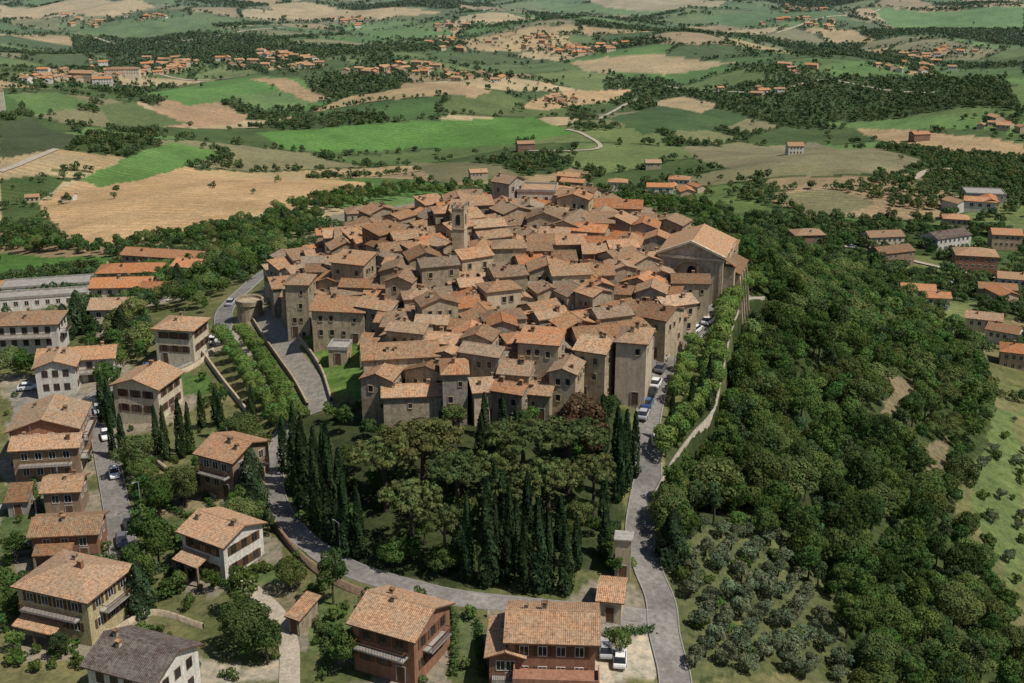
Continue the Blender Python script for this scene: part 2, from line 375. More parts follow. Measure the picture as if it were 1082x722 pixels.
def house(x,y,w,d,Hh,ang,typ='gable',wall='stone_wall',roof='roof_tile_old',tp=.34,label='stone village house with weathered tile roof',name='house',
          category='house',group=None,win='stone',shut=None,pwin=.75,rows=3,chim=1,door=False,z=None,spacing=2.8,over=.4,balcony=False,porch=False,ant=False):
    if typ=='gabley': typ='gable'; w,d=d,w; ang+=90
    A=math.radians(ang); z=h(x,y) if z is None else z
    e=add(name,None,None,(x,y,z),A,label=label,category=category)
    if group: e['group']=group
    add('wall',wall_mesh(w,d,Hh,typ,tp,wall),e)
    r=add('roof',roof_mesh(w,d,Hh,typ,tp,roof,over),e)
    if ant and typ!='flat': add('antenna',ANT,r,(random.uniform(-.3,.3)*w,0,Hh+(d/2*tp if typ!='shed' else d*.4*tp)+.2),random.uniform(0,3))
    OCC.append((x,y,max(w,d)*.5+.6,min(w,d)*.5+.5))
    for c in range(chim):
        if typ=='flat': break
        cx=random.uniform(-.38,.38)*w; cy=random.uniform(-.3,.3)*d
        if typ=='hip': cx*=.4
        zz=Hh+(d/2-abs(cy))*tp+.1
        if typ=='shed': zz=Hh+(cy+d/2)*tp*.8
        add('chimney',random.choice(CHM),r,(cx,cy,zz),scale=random.uniform(.7,1.0))
    cam=Vector((-x,-y)).normalized(); doordone=not door; nb=0
    for nx,ny,ln,off in ((0,-1,w,d/2),(1,0,d,w/2),(-1,0,d,w/2),(0,1,w,d/2)):
        wx=nx*math.cos(A)-ny*math.sin(A); wy=nx*math.sin(A)+ny*math.cos(A)
        if wx*cam.x+wy*cam.y<.1: continue
        n=max(1,int((ln-1.2)/spacing)+ (1 if ln>3.2 else 0)); 
        rz=math.atan2(ny,nx)+math.pi/2; tx,ty=-ny,nx
        doorcol=random.randrange(n) if not doordone else -1
        for rr in range(rows):
            zc=Hh-1.35-rr*2.9
            if zc<.9: break
            for i in range(n):
                if random.random()>pwin: continue
                s=(i-(n-1)/2)*(ln-1.6)/max(n,1)+ (random.uniform(-.3,.3) if win=='stone' else 0)
                if zc<2.4 and i==doorcol: continue
                kind=win if not(win=='stone' and random.random()<.35) else 'small'
                wo=add('window',WM[kind],e,(nx*off+tx*s,ny*off+ty*s,zc-(random.uniform(0,.4) if win=='stone' else 0)),rz)
                if shut:
                    for q in (-.83,.83): add('shutter',SH[shut],wo,(q,0,0))
        if not doordone:
            s=(doorcol-(n-1)/2)*(ln-1.6)/max(n,1)
            add('door',DM,e,(nx*off+tx*s,ny*off+ty*s,0.0),rz); doordone=True
        if balcony and nb<2:
            balcony_at(e,ln,off,rz,nx,ny,Hh-2.75,.8 if nb==0 else .55); nb+=1
    if porch:
        b=MB(); X=w/2
        P=[(-X*.9,-d/2-2.6,2.5),(X*.3,-d/2-2.6,2.5),(X*.3,-d/2-.02,3.2),(-X*.9,-d/2-.02,3.2)]
        b.hexa(P+[(p[0],p[1],p[2]+.16) for p in P],0)
        for i,f in enumerate(b.f): b.uv[i]=[(b.v[q][0],b.v[q][1]) for q in f]
        po=add('porch_roof',b.mesh('porch_roof',[roof]),e)
        b=MB(); b.box(-.15,.15,-.15,.15,-2,2.5,0); pm_=b.mesh('post',['brick_brown'])
        for q in (-X*.85,-X*.3,X*.25): add('post',pm_,po,(q,-d/2-2.35,0))
    return e
# ------------------------------------------------------------------ roads
ROADPTS=[]
def spline(P,step=1.5):
    P=[np.array(p,float) for p in P]; out=[]
    P=[2*P[0]-P[1]]+P+[2*P[-1]-P[-2]]
    for i in range(1,len(P)-2):
        L_=np.linalg.norm(P[i+1]-P[i]); n=max(1,int(L_/step))
        for j in range(n):
            t=j/n; a,b,c,d=P[i-1:i+3]
            out.append(.5*((2*b)+(c-a)*t+(2*a-5*b+4*c-d)*t*t+(3*b-a-3*c+d)*t**3))
    out.append(P[-2]); return np.array(out)
def offs(pts):
    T=np.gradient(pts,axis=0); T/=np.linalg.norm(T,axis=1)[:,None]+1e-9
    return np.stack([-T[:,1],T[:,0]],1)
def strip(pts,offsets,dz,name,mats,mi=None,zref=None):
    N_=offs(pts); k_=len(offsets); V=[]
    for o,z in zip(offsets,dz):
        q=pts+N_*o; V.append(np.column_stack([q,(HT(q[:,0],q[:,1]) if zref is None else zref)+z]))
    V=np.stack(V,1).reshape(-1,3); n=len(pts)
    Q=[];M_=[]
    for i in range(n-1):
        for j in range(k_-1):
            Q.append((i*k_+j,i*k_+j+1,(i+1)*k_+j+1,(i+1)*k_+j)); M_.append(mi[j] if mi else 0)
    return np_mesh(name,V,np.array(Q),mats,mi=M_)
def road(px,w,name='road',mat='asphalt',kerb=True,z=.14,step=1.5):
    pts=spline([G(u,v) for u,v in px],step)
    for p in pts: ROADPTS.append((p[0],p[1],w/2+.1))
    o=list(np.linspace(-w/2,w/2,6)); d_=[z]*6
    add(name,strip(pts,o,d_,name,[mat]),kind='structure')
    if kerb:
        for s in (-1,1):
            oo=[s*(w/2+.01),s*(w/2+.02),s*(w/2+.2),s*(w/2+.21)]
            if s<0: oo=oo[::-1]
            dd=[z-.3,z+.1,z+.1,z-.3]
            add('kerb',strip(pts,oo,dd,'kerb',['kerb_stone']),kind='structure')
    return pts
R1=road([(785,308),(764,325),(733,350),(711,372),(695,400),(686,435),(683,465),(685,500),(680,530),(676,565),(684,600),(698,635),(702,670),(712,710),(716,740)],4.0)
R2=road([(303,448),(292,480),(290,520),(304,552),(335,582),(375,604),(420,618),(480,632),(560,641),(630,648),(690,654)],2.9)
R3=road([(132,590),(126,555),(121,525),(114,490),(106,450),(100,420),(150,398),(200,380),(233,352),(238,328),(262,303),(286,285)],3.8)
R4=road([(243,352),(264,388),(286,425),(303,448)],3.0,'path','gravel',False)
R5=road([(276,330),(288,348),(303,370),(319,392),(332,412),(340,435)],4.2,'path','cobble',False)
R6=road([(225,595),(265,625),(292,650),(305,680),(306,725)],2.6,'track','gravel',False)
for px,w in (([(634,126),(655,114),(674,104)],4),([(556,160),(600,160),(634,156),(618,143),(598,137)],3.5),([(965,190),(985,180),(1030,180)],4),([(820,35),(850,25),(930,10)],5),
             ([(0,182),(30,170),(60,158)],5),([(100,40),(190,44),(300,30)],5),([(700,90),(800,98),(880,85),(990,98)],4),([(150,75),(200,85),(260,80)],5),([(760,230),(830,258),(900,262),(1000,285),(1082,300)],3.5)):
    road(px,w,'road','gravel',False,.5,6)
# ------------------------------------------------------------------ walls
def walling(px,top,bot,th=.5,mat='stone_wall',name='retaining_wall',label='stone retaining wall along the hillside road',cat='wall',step=1.5,pts=None):
    pts=spline([G(u,v) for u,v in px] if pts is None else pts,step)
    z=HT(pts[:,0],pts[:,1])
    o=[-th/2,-th/2,th/2,th/2]; d_=[-bot,top,top,-bot]
    return add(name,strip(pts,o,d_,name,[mat],zref=z),label=label,category=cat)
walling([(284,470),(279,500),(281,535),(297,567),(331,602),(375,627),(420,639)],1.2,3.5,.35,'brick_brown',label='long curved brown brick retaining wall below road')
walling([(212,372),(236,405),(260,436),(270,455)],1.0,3,.4,'plaster_beige',label='pale retaining wall below the avenue of limes')
walling(None,.45,10,.35,'stone_wall_grey',pts=[(np.interp(y,RWY,RWX)-.25,y) for y in (172,179,190,200,215,235,255,270)],label='high grey stone rampart around the hilltop terrace')
walling([(264,334),(279,358),(295,381),(311,404),(325,430)],.8,2,.35,'stone_wall_warm',label='low stone parapet beside the cobbled ramp')
walling([(292,326),(308,348),(325,370),(340,394),(350,425)],.9,3,.4,label='old stone town wall above the cobbled ramp')
walling([(230,605),(270,640),(290,665)],.8,1,.3,'concrete','garden_wall','low concrete garden wall beside gravel track')
walling([(60,660),(110,672),(160,650),(215,665)],.9,1,.3,'stone_wall','garden_wall','low stone garden wall between plots')
walling([(140,470),(185,505),(230,530)],1,1,.3,'plaster_beige','garden_wall','low plastered garden wall beside houses')
walling([(0,540),(35,530),(40,590)],1,1,.3,'concrete','garden_wall','low concrete yard wall')
walling([(515,652),(640,659)],1,.5,.3,'stone_wall','garden_wall','low stone wall between road and garden')
walling([(150,405),(200,392),(226,372)],1,.8,.3,'plaster_beige','garden_wall','pale roadside parapet wall')
# ------------------------------------------------------------------ special buildings
def arch_pts(x0,x1,z0,zs,n=12):
    r=(x1-x0)/2;c=(x0+x1)/2
    return [(x0,z0),(x1,z0)]+[(c+r*math.cos(math.pi*i/n),zs+r*math.sin(math.pi*i/n)) for i in range(n+1)]
def arch_panel(b,x0,x1,z0,zs,y0,y1,mi):
    P=arch_pts(x0,x1,z0,zs); n=len(P)
    b.face([(p[0],y0,p[1]) for p in P],mi)
    for i in range(n):
        p=P[i];q=P[(i+1)%n]; b.face([(p[0],y0,p[1]),(q[0],y0,q[1]),(q[0],y1,q[1]),(p[0],y1,p[1])],mi)
def arch_band(b,x0,x1,z0,zs,t,y0,y1,mi):
    P=arch_pts(x0,x1,z0,zs)[1:]+[(x0,z0)]; O=arch_pts(x0-t,x1+t,z0,zs)[1:]+[(x0-t,z0)]
    for i in range(len(P)-1):
        a,b_,c,d=P[i],P[i+1],O[i+1],O[i]
        b.face([(a[0],y0,a[1]),(b_[0],y0,b_[1]),(c[0],y0,c[1]),(d[0],y0,d[1])],mi)
        b.face([(d[0],y0,d[1]),(c[0],y0,c[1]),(c[0],y1,c[1]),(d[0],y1,d[1])],mi)
        b.face([(a[0],y0,a[1]),(b_[0],y0,b_[1]),(b_[0],y1,b_[1]),(a[0],y1,a[1])],mi)
cx,cy,ct=GT(728,314)
CA=math.radians(-18)
W=13.4;D=15;HC=9.0;TPc=.40
ccx=cx-math.sin(CA)*D/2; ccy=cy+math.cos(CA)*D/2
ce=add('church',None,None,(ccx,ccy,h(cx,cy)),CA,label='large church with arched pedimented stone facade and tiled roof',category='church')
X=W/2;Y=D/2;zr=HC+X*TPc
b=MB(); AP=[(3.8*math.cos(math.pi*i/16),3.9+3.8*math.sin(math.pi*i/16)) for i in range(17)]
b.face([(-X,-Y,-5),(-3.8,-Y,-5),(-3.8,-Y,3.9),(-X,-Y,3.9)]); b.face([(3.8,-Y,-5),(X,-Y,-5),(X,-Y,3.9),(3.8,-Y,3.9)])
for i in range(16):
    (x0,z0),(x1,z1)=AP[i],AP[i+1]
    def top(xx): return zr-abs(xx)*TPc
    b.face([(x0,-Y,z0),(x0,-Y,top(x0)),(x1,-Y,top(x1)),(x1,-Y,z1)])
    b.face([(x0,-Y,z0),(x1,-Y,z1),(x1,-Y+1.6,z1),(x0,-Y+1.6,z0)])
for s in (-1,1):
    b.face([(s*3.8,-Y,3.9),(s*X,-Y,3.9),(s*X,-Y,HC),(s*3.8,-Y,zr-3.8*TPc)])
    b.face([(s*3.8,-Y,-5),(s*3.8,-Y+1.6,-5),(s*3.8,-Y+1.6,3.9),(s*3.8,-Y,3.9)])
b.face([(-3.9,-Y+1.6,-5),(3.9,-Y+1.6,-5),(3.9,-Y+1.6,8.0),(-3.9,-Y+1.6,8.0)])
b.face([(X,Y,-5),(-X,Y,-5),(-X,Y,HC),(0,Y,zr),(X,Y,HC)])
b.face([(X,-Y,-5),(X,Y,-5),(X,Y,HC),(X,-Y,HC)]); b.face([(-X,Y,-5),(-X,-Y,-5),(-X,-Y,HC),(-X,Y,HC)])
add('wall',b.mesh('wall',['facade_stone']),ce)
r_=add('roof',roof_mesh(D,W,HC,'gable',TPc,'roof_tile_tan',.5),ce,rz=math.pi/2)
for x in (-X,-X*.72,X*.72-.7,X-.7):
    b=MB(); b.box(x,x+.7,-Y-.3,-Y+.01,-4,HC-.9,0); add('pilaster',b.mesh('pilaster',['facade_stone']),ce)
b=MB(); b.box(-X-.2,X+.2,-Y-.5,-Y-.01,HC-.7,HC-.15,0); add('cornice',b.mesh('cornice',['facade_stone']),ce)
for s in (-1,1):
    b=MB()
    b.hexa([(s*(X+.5),-Y-.75,HC-.15),(s*(X+.5),-Y-.02,HC-.15),(0,-Y-.02,zr+.15),(0,-Y-.75,zr+.15),
            (s*(X+.5),-Y-.75,HC+.3),(s*(X+.5),-Y-.02,HC+.3),(0,-Y-.02,zr+.6),(0,-Y-.75,zr+.6)],0)
    add('pediment_moulding',b.mesh('pediment_moulding',['facade_stone']),ce)
b=MB(); arch_band(b,-3.8,3.8,-3,3.9,.5,-Y-.25,-Y+.0,0)
add('arch',b.mesh('arch',['plaster_beige']),ce)
b=MB(); arch_panel(b,-.9,.9,4.0,5.4,-Y+1.5,-Y+1.6,0); add('window',b.mesh('window',['glass_dark']),ce)
b=MB(); b.box(-1.1,1.1,-Y+1.45,-Y+1.59,-1,3,0); add('door',b.mesh('door',['wood_brown']),ce)
for (xa,xb,ya,yb,hh) in ((X,X+3.0,-Y+3,Y-1,4.8),(X+.02,X+2.2,-Y+.6,-Y+2.98,7.0),(-X-3.2,-X,-Y+2.5,Y-2,5.4)):
    b=MB(); b.box(xa,xb,ya,yb,-6,hh,0); add('aisle',b.mesh('aisle',['stone_wall_warm']),ce)
    hi,lo=(hh+1.5,hh) ; xo,xi=(xb+.4,xa+.02) if xa>0 else (xa-.4,xb-.02)
    P=[(xo,ya-.3,lo),(xo,yb+.3,lo),(xi,yb+.3,hi),(xi,ya-.3,hi)]
    b=MB(); b.hexa(P+[(p[0],p[1],p[2]+.2) for p in P],0)
    for i,f in enumerate(b.f): b.uv[i]=[(b.v[q][1],b.v[q][0]) for q in f]
    add('aisle_roof',b.mesh('aisle_roof',['roof_tile_old']),ce)
b=MB(); b.box(-4.5,4.5,Y,Y+5,-6,7,0); add('chancel',b.mesh('chancel',['stone_wall_warm']),ce)
P=[(-4.9,Y+5.4,7),(4.9,Y+5.4,7),(4.9,Y+.02,9.2),(-4.9,Y+.02,9.2)]; b=MB(); b.hexa(P+[(p[0],p[1],p[2]+.2) for p in P],0)
for i,f in enumerate(b.f): b.uv[i]=[(b.v[q][0],b.v[q][1]) for q in f]
add('chancel_roof',b.mesh('chancel_roof',['roof_tile_old']),ce)
for i in range(4):
    y=-Y+3+i*3.2; b=MB(); b.hexa([(X+3.0,y,-6),(X+4.4,y,-6),(X+4.4,y+.8,-6),(X+3.0,y+.8,-6),(X+3.0,y,4.6),(X+3.3,y,3.8),(X+3.3,y+.8,3.8),(X+3.0,y+.8,4.6)],0)
    add('buttress',b.mesh('buttress',['stone_wall']),ce)
for yy in (-4,0,4): add('window',WM['stone'],ce,(X,yy,7.8),math.pi/2,1.2)
for q in (-8,-3,3,8): OCC.append((ccx-math.sin(CA)*q,ccy+math.cos(CA)*q,8,7.4))
tx_,ty_,tt=GT(486,262,7)
te=add('bell_tower',None,None,(tx_,ty_,h(tx_,ty_)),math.radians(-12),label='square stone bell tower with open belfry',category='bell tower')
TH=15.8; R0=1.3; b=MB(); b.box(-R0,R0,-R0,R0,-3,TH,0); 
add('shaft',b.mesh('shaft',['stone_wall_warm']),te)
for z_ in (TH-4.6,TH-.25):
    b=MB(); b.box(-R0-.12,R0+.12,-R0-.12,R0+.12,z_,z_+.22,0); add('cornice',b.mesh('cornice',['stone_wall_warm']),te)
b=MB(); arch_panel(b,-.45,.45,0,1.7,-.04,0,0); bo=b.mesh('belfry_shade_panel',['glass_dark'])  # dark panel painted for the shade inside the open arch, no glass
for nx,ny in ((0,-1),(1,0),(-1,0),(0,1)):
    add('belfry_shade_panel',bo,te,(nx*R0,ny*R0,TH-3.6),math.atan2(ny,nx)+math.pi/2)
b=MB(); b.box(-.22,.22,-.22,.22,0,.6,0); bm_=b.mesh('battlement',['stone_wall'])
for sx in (-1,0,1):
    for sy in (-1,0,1):
        if sx or sy: add('battlement',bm_,te,(sx*(R0-.12),sy*(R0-.12),TH+.02))
b=MB(); zt=TH+.03
for i in range(4):
    q_=R0-.4; c4=[(-q_,-q_),(q_,-q_),(q_,q_),(-q_,q_)]; p=c4[i];q=c4[(i+1)%4]
    b.face([(*p,zt),(*q,zt),(0,0,zt+.8)],0,[(0,0),(2.8,0),(1.4,2)])
add('roof',b.mesh('roof',['roof_tile_old']),te)
OCC.append((tx_,ty_,2.2,2.2))
bx,by,_=GT(265,336); b=MB(); b.cyl((0,0,-4),(0,0,3.6),3.1,2.9,20,0); b.cyl((0,0,3.6),(0,0,4.0),3.2,3.2,20,0)
e=add('round_bastion',None,None,(bx,by,h(bx,by)),label='low round stone bastion beside the avenue',category='tower')
add('wall',b.mesh('wall',['stone_wall_warm']),e)
b=MB()
for i in range(20):
    a=2*math.pi*i/20; c_,s_=math.cos(a),math.sin(a); a2=2*math.pi*(i+1)/20; d_,t_=math.cos(a2),math.sin(a2)
    b.hexa([(2.7*c_,2.7*s_,4),(3.2*c_,3.2*s_,4),(3.2*d_,3.2*t_,4),(2.7*d_,2.7*t_,4),(2.7*c_,2.7*s_,4.6),(3.2*c_,3.2*s_,4.6),(3.2*d_,3.2*t_,4.6),(2.7*d_,2.7*t_,4.6)],0)
add('parapet',b.mesh('parapet',['stone_wall']),e); OCC.append((bx,by,4,4))
# ------------------------------------------------------------------ surveyed houses
def hp(u,v,wpx,d,Hh,ang,typ='gable',**k):
    x,y,t=GT(u,v,Hh+.8); w=wpx*t/F
    return house(x,y,w,d,Hh,ang,typ,**k)
FG=dict(pwin=1.0,door=True,chim=2,rows=3,over=.6,ant=True)
hp(78,603,88,9.5,7.2,-20,'hip',wall='plaster_yellow',roof='roof_tile_pale',label='two storey yellow house with pale hipped tile roof',win='white',shut='brown',balcony=True,porch=True,**FG)
hp(150,686,86,8.5,6.0,-22,'gable',wall='plaster_white',roof='roof_tile_dark',tp=.42,label='white house with dark slate coloured gabled roof',win='brown',**FG)
hp(234,552,60,8.0,5.8,-32,'gable',wall='plaster_white',roof='roof_tile_pale',label='white house with tan gabled tile roof',win='brown',shut='brown',porch=True,**FG)
hp(424,642,74,9.0,6.6,-26,'gable',wall='brick_red',roof='roof_tile_pale',tp=.4,label='red brick house with pale tile gabled roof',win='brown',shut='brown',balcony=True,**FG)
eE=hp(584,652,90,8.5,6.8,-3,'gable',wall='brick_red',roof='roof_tile_pale',tp=.36,label='long red brick house with terrace and arched ground floor',win='white',shut='brown',**FG)
hp(536,668,34,8.0,4.6,-3,'gabley',wall='brick_red',roof='roof_tile_pale',label='lower brick wing with stepped tile roof and balcony',win='white',balcony=True,**FG)
hp(246,468,46,9.0,6.5,-28,'gable',wall='brick_brown',roof='roof_tile_pale',label='brown brick house with pale gabled roof beside conifers',win='white',balcony=True,**FG)
hp(155,396,52,9.0,7.0,-14,'gabley',wall='plaster_cream',roof='roof_tile_tan',label='cream plastered house with tan tile roof',win='brown',shut='brown',**FG)
hp(52,437,68,11,7.5,8,'gabley',wall='brick_red',roof='roof_tile_tan',label='red brick apartment house with stepped tile roof',win='white',balcony=True,**FG)
hp(50,462,66,6,6.0,8,'gable',wall='brick_brown',roof='roof_tile_pale',label='lower brown brick wing with balconies',win='white',balcony=True,**FG)
hp(68,506,36,6,4.8,6,'gable',wall='brick_brown',roof='roof_tile_tan',label='small brown brick house with tile roof',win='white',**FG)
hp(72,549,66,6.5,4.6,6,'gable',wall='brick_red',roof='roof_tile_old',label='low red brick house with brown tile roof',win='white',porch=True,**FG)
hp(191,338,42,8,7.5,-10,'hip',wall='plaster_cream',roof='roof_tile_tan',label='cream two storey house with hipped tile roof',win='brown',shut='brown',**FG)
hp(82,370,76,7.5,5.2,10,'gable',wall='plaster_white',roof='roof_tile_tan',label='long white house with tan tile roof',win='brown',balcony=True,**FG)
hp(60,378,40,7,6.2,10,'gabley',wall='plaster_white',roof='roof_tile_tan',label='white house wing with gabled front',win='brown',**FG)
hp(175,266,88,9,6.5,-12,'gable',wall='plaster_peach',roof='roof_tile_orange',label='long house with bright orange tile roof',win='white',**FG)
hp(138,281,64,9,6.5,6,'hip',wall='plaster_beige',roof='roof_tile_orange',label='beige house with orange hipped roof',win='white',**FG)
hp(130,296,60,8,5.5,4,'gable',wall='plaster_cream',roof='roof_tile_orange',label='cream house with orange gabled roof',win='white',**FG)
hp(205,276,36,8,5.5,-16,'gable',wall='plaster_white',roof='roof_tile_orange',label='white house with orange gabled roof',win='white',**FG)
hp(52,296,92,9,5.0,14,'flat',wall='plaster_white',roof='concrete',label='long white industrial building with flat roof',win='white',name='warehouse',category='building',**FG)
hp(45,308,90,6,3.5,14,'flat',wall='plaster_white',roof='concrete',label='low white annex with flat grey roof',win='white',name='warehouse',category='building',**FG)
hp(30,333,66,9,8.0,6,'hip',wall='plaster_white',roof='roof_tile_tan',label='white apartment block with tile roof and balconies',win='brown',balcony=True,name='apartment_block',category='apartment block',**FG)
hp(118,318,38,8,5.5,4,'gable',wall='plaster_cream',roof='roof_tile_tan',label='cream house with tan roof near the road',win='white',**FG)
hp(10,298,26,7,5,10,'gable',wall='plaster_beige',roof='roof_tile_orange',label='small beige house with orange roof',win='white',**FG)
hp(165,300,26,7,4,-5,'gable',wall='plaster_white',roof='roof_tile_orange',label='small white house with orange roof',win='white',**FG)
hp(647,618,24,6,3.0,-10,'gable',wall='plaster_beige',roof='roof_tile_pale',label='small roadside outbuilding with tile roof',win='white',name='outbuilding',category='outbuilding',pwin=.5,door=True,chim=0)
hp(359,362,20,4.2,2.8,-5,'flat',wall='stone_wall_warm',roof='concrete',label='small stone hut on the lawn',win='small',name='hut',category='hut',pwin=.4,chim=0,door=True)
hp(20,520,20,4,2.6,8,'shed',wall='concrete',roof='roof_tile_old',label='small lean-to garden shed',name='shed',category='shed',win='small',pwin=.3,chim=0,door=True)
hp(320,640,14,4,2.4,-30,'shed',wall='stone_wall',roof='roof_tile_old',label='small stone garden shed with tile roof',name='shed',category='shed',win='small',pwin=.3,chim=0,door=True)
b=MB(); arch_panel(b,-.9,.9,0,1.4,-.1,.02,0); am=b.mesh('arched_opening',['glass_dark'])
for i in range(4): add('arched_opening',am,eE,(-3.9+i*2.6,-4.25,.05))
b=MB(); b.box(-4.6,5.8,-3.4,-.02,2.75,2.95,0); b.box(-4.6,5.8,-3.4,-3.25,2.95,3.75,0); b.box(-4.6,-4.45,-3.25,-.02,2.95,3.75,0); b.box(5.65,5.8,-3.25,-.02,2.95,3.75,0)
t_=add('terrace',b.mesh('terrace',['brick_red']),eE,(0,-4.25,0))
b=MB(); b.box(-.2,.2,-.2,.2,-3,2.745,0); pm=b.mesh('pillar',['brick_red'])
for i in range(4): add('pillar',pm,t_,(-4.3+i*3.3,-3.1,0))
RH=[(853,244,32,10,6,5,'hip','brick_brown','roof_tile_tan'),(933,246,38,10,6,8,'gable','plaster_cream','roof_tile_tan'),(942,262,42,10,6,20,'gable','brick_brown','roof_tile_old'),
(1000,246,46,11,6,25,'gable','plaster_white','roof_tile_dark'),(1031,265,42,12,8,-12,'hip','brick_red','roof_tile_tan'),(1063,244,30,10,7,-10,'gable','plaster_peach','roof_tile_orange'),
(970,302,34,8,5,-12,'gable','plaster_white','roof_tile_orange'),(990,310,26,7,4.5,-8,'gable','plaster_white','roof_tile_orange'),(1040,332,36,8,5,-20,'gable','plaster_cream','roof_tile_old'),(1062,345,32,8,5,-34,'gable','plaster_white','roof_tile_tan'),
(1076,366,34,9,5.5,-20,'hip','plaster_peach','roof_tile_orange'),(718,187,22,9,6,-12,'hip','plaster_white','roof_tile_orange'),(653,190,20,9,6,-8,'hip','plaster_white','roof_tile_tan'),
(602,184,24,10,6,-20,'gable','brick_red','roof_tile_tan'),(606,190,26,9,5,-20,'gable','brick_brown','roof_tile_orange'),(1040,201,40,14,5,-10,'flat','concrete','concrete'),(555,150,18,9,6,10,'gable','brick_red','roof_tile_tan'),
(690,170,16,9,5,0,'gable','plaster_beige','roof_tile_tan'),(840,152,16,10,6,0,'gable','plaster_white','roof_tile_tan'),(972,140,18,10,6,10,'gable','brick_red','roof_tile_orange'),(505,180,18,9,5,12,'gable','plaster_beige','roof_tile_tan'),
(130,72,34,12,10,5,'hip','plaster_cream','roof_tile_tan'),(88,76,26,14,9,-10,'gable','plaster_beige','roof_tile_tan'),(108,82,20,10,7,12,'gable','plaster_white','roof_tile_orange'),
(1010,228,26,9,5.5,-14,'hip','plaster_beige','roof_tile_tan'),(1070,290,30,9,6,-16,'gable','plaster_white','roof_tile_tan')]
for u,v,w_,d_,H_,a_,t_,wm,rm in RH:
    hp(u,v,w_,d_,H_,a_,t_,wall=wm,roof=rm,label='detached '+wm.replace('plaster_','').replace('brick_','').replace('_',' ')+' country house with '+rm.replace('roof_tile_','')+' roof' if t_!='flat' else 'grey farm shed with flat roof',
       win='white',pwin=.9,chim=1,rows=2,group='detached houses in the valley')
x,y=G(4,122); e=add('bell_tower',None,None,(x,y,h(x,y)),.2,label='slender pale stone tower rising among fields',category='tower')
b=MB(); b.box(-2,2,-2,2,-2,20); add('shaft',b.mesh('shaft',['plaster_cream']),e)
b=MB()
for i in range(4):
    c4=[(-2.2,-2.2),(2.2,-2.2),(2.2,2.2),(-2.2,2.2)]; p=c4[i];q=c4[(i+1)%4]; b.face([(*p,20),(*q,20),(0,0,24)])
add('roof',b.mesh('roof',['roof_tile_tan']),e)
# ------------------------------------------------------------------ hilltop village
VG='stone houses of the hilltop village'
def lab(wm,rm,H_,w):
    s='tall ' if H_>8.5 else ('low ' if H_<5.2 else '')
    s+='narrow ' if w<5.8 else ('broad ' if w>9.5 else '')
    c={'stone_wall':'brown stone','stone_wall_warm':'warm beige stone','stone_wall_grey':'grey stone','plaster_beige':'beige plastered','plaster_cream':'cream plastered','brick_red':'red brick','facade_stone':'pale stone'}[wm]
    r={'roof_tile_old':'weathered brown','roof_tile_grey':'greyish brown','roof_tile_tan':'tan','roof_tile_orange':'orange','roof_tile_pale':'pale'}[rm]
    return s+c+' village house with '+r+' tile roof'
MV=[(363,318,56,9,6.5,-8,'gable','stone_wall_warm','roof_tile_old',.8),(317,292,24,7,11,-4,'hip','stone_wall','roof_tile_old',.35),(338,274,36,7.5,7,8,'gable','stone_wall','roof_tile_grey',.8),
(390,220,50,11,7.5,14,'hip','stone_wall','roof_tile_old',.8),(422,366,78,8,8,9,'gable','stone_wall_warm','roof_tile_old',.5),(442,408,74,5.5,4.8,5,'gable','stone_wall','roof_tile_tan',.4),
(671,350,32,8,11,-14,'hip','facade_stone','roof_tile_old',.12),(632,360,34,8,8.5,-24,'gable','stone_wall_warm','roof_tile_tan',.7),(600,382,28,7.5,7.5,-16,'gabley','stone_wall_warm','roof_tile_tan',.7),
(697,326,36,8,7.5,-32,'gable','stone_wall_warm','roof_tile_old',.5),(568,196,40,8,7.5,-6,'flat','plaster_cream','roof_tile_tan',.9),(640,213,76,7,5.5,-8,'gable','stone_wall_warm','roof_tile_orange',.8),
(547,384,32,7,6.5,-12,'gable','stone_wall','roof_tile_old',.6),(512,402,30,6.5,5.2,12,'gable','stone_wall_warm','roof_tile_tan',.6),(572,406,26,6,4.5,-14,'gable','stone_wall','roof_tile_tan',.5),(480,383,26,7,8.5,4,'hip','stone_wall_grey','roof_tile_old',.5),
(350,243,32,7.5,6.5,14,'gable','stone_wall_warm','roof_tile_orange',.8),(352,290,28,7.5,6.5,-10,'gabley','stone_wall_warm','roof_tile_orange',.8)]
for u,v,w_,d_,H_,a_,t_,wm,rm,pw in MV:
    hp(u,v,w_,d_,H_,a_,t_,wall=wm,roof=rm,label=lab(wm,rm,H_,w_/5),group=VG,door=True,chim=2,rows=4,pwin=pw)
VP=poly([(300,272),(312,252),(350,228),(400,212),(470,210),(540,206),(600,204),(680,222),(712,238),(765,256),(765,285),(722,318),(700,348),(658,374),(612,394),(560,414),(470,420),(410,418),(398,398),(396,352),(396,335),(330,318),(300,308)],5.5)
VP=[(x,y) if y<297 else (x*297/y,297) for x,y in VP]
def free(x,y,r,lst,f=1.0):
    for o in lst:
        if (x-o[0])**2+(y-o[1])**2<((r+o[2]*.5+o[3]*.5)*f)**2: return False
    return True
MAN=list(OCC); PTS=[]
xs_=[p[0] for p in VP]; ys_=[p[1] for p in VP]
for it in range(32000):
    x=random.uniform(min(xs_),max(xs_)); y=random.uniform(min(ys_),max(ys_))
    md=5.5 if it<15000 else 4.3
    if not bool(inpoly(x,y,VP)): continue
    rr=math.hypot((x-0)/1.0,(y-242)/1.12); ring=rr+2.6*math.sin(math.atan2(y-242,x)*3+1)
    if abs(ring-19)<1.3 or abs(ring-35)<1.3: continue
    if any((x-q[0])**2+((y-q[1])*1.0)**2<md*md for q in PTS): continue
    if not free(x,y,2.2,MAN,.84): continue
    PTS.append((x,y))
PTS=PTS[:240]
y0v=min(ys_)
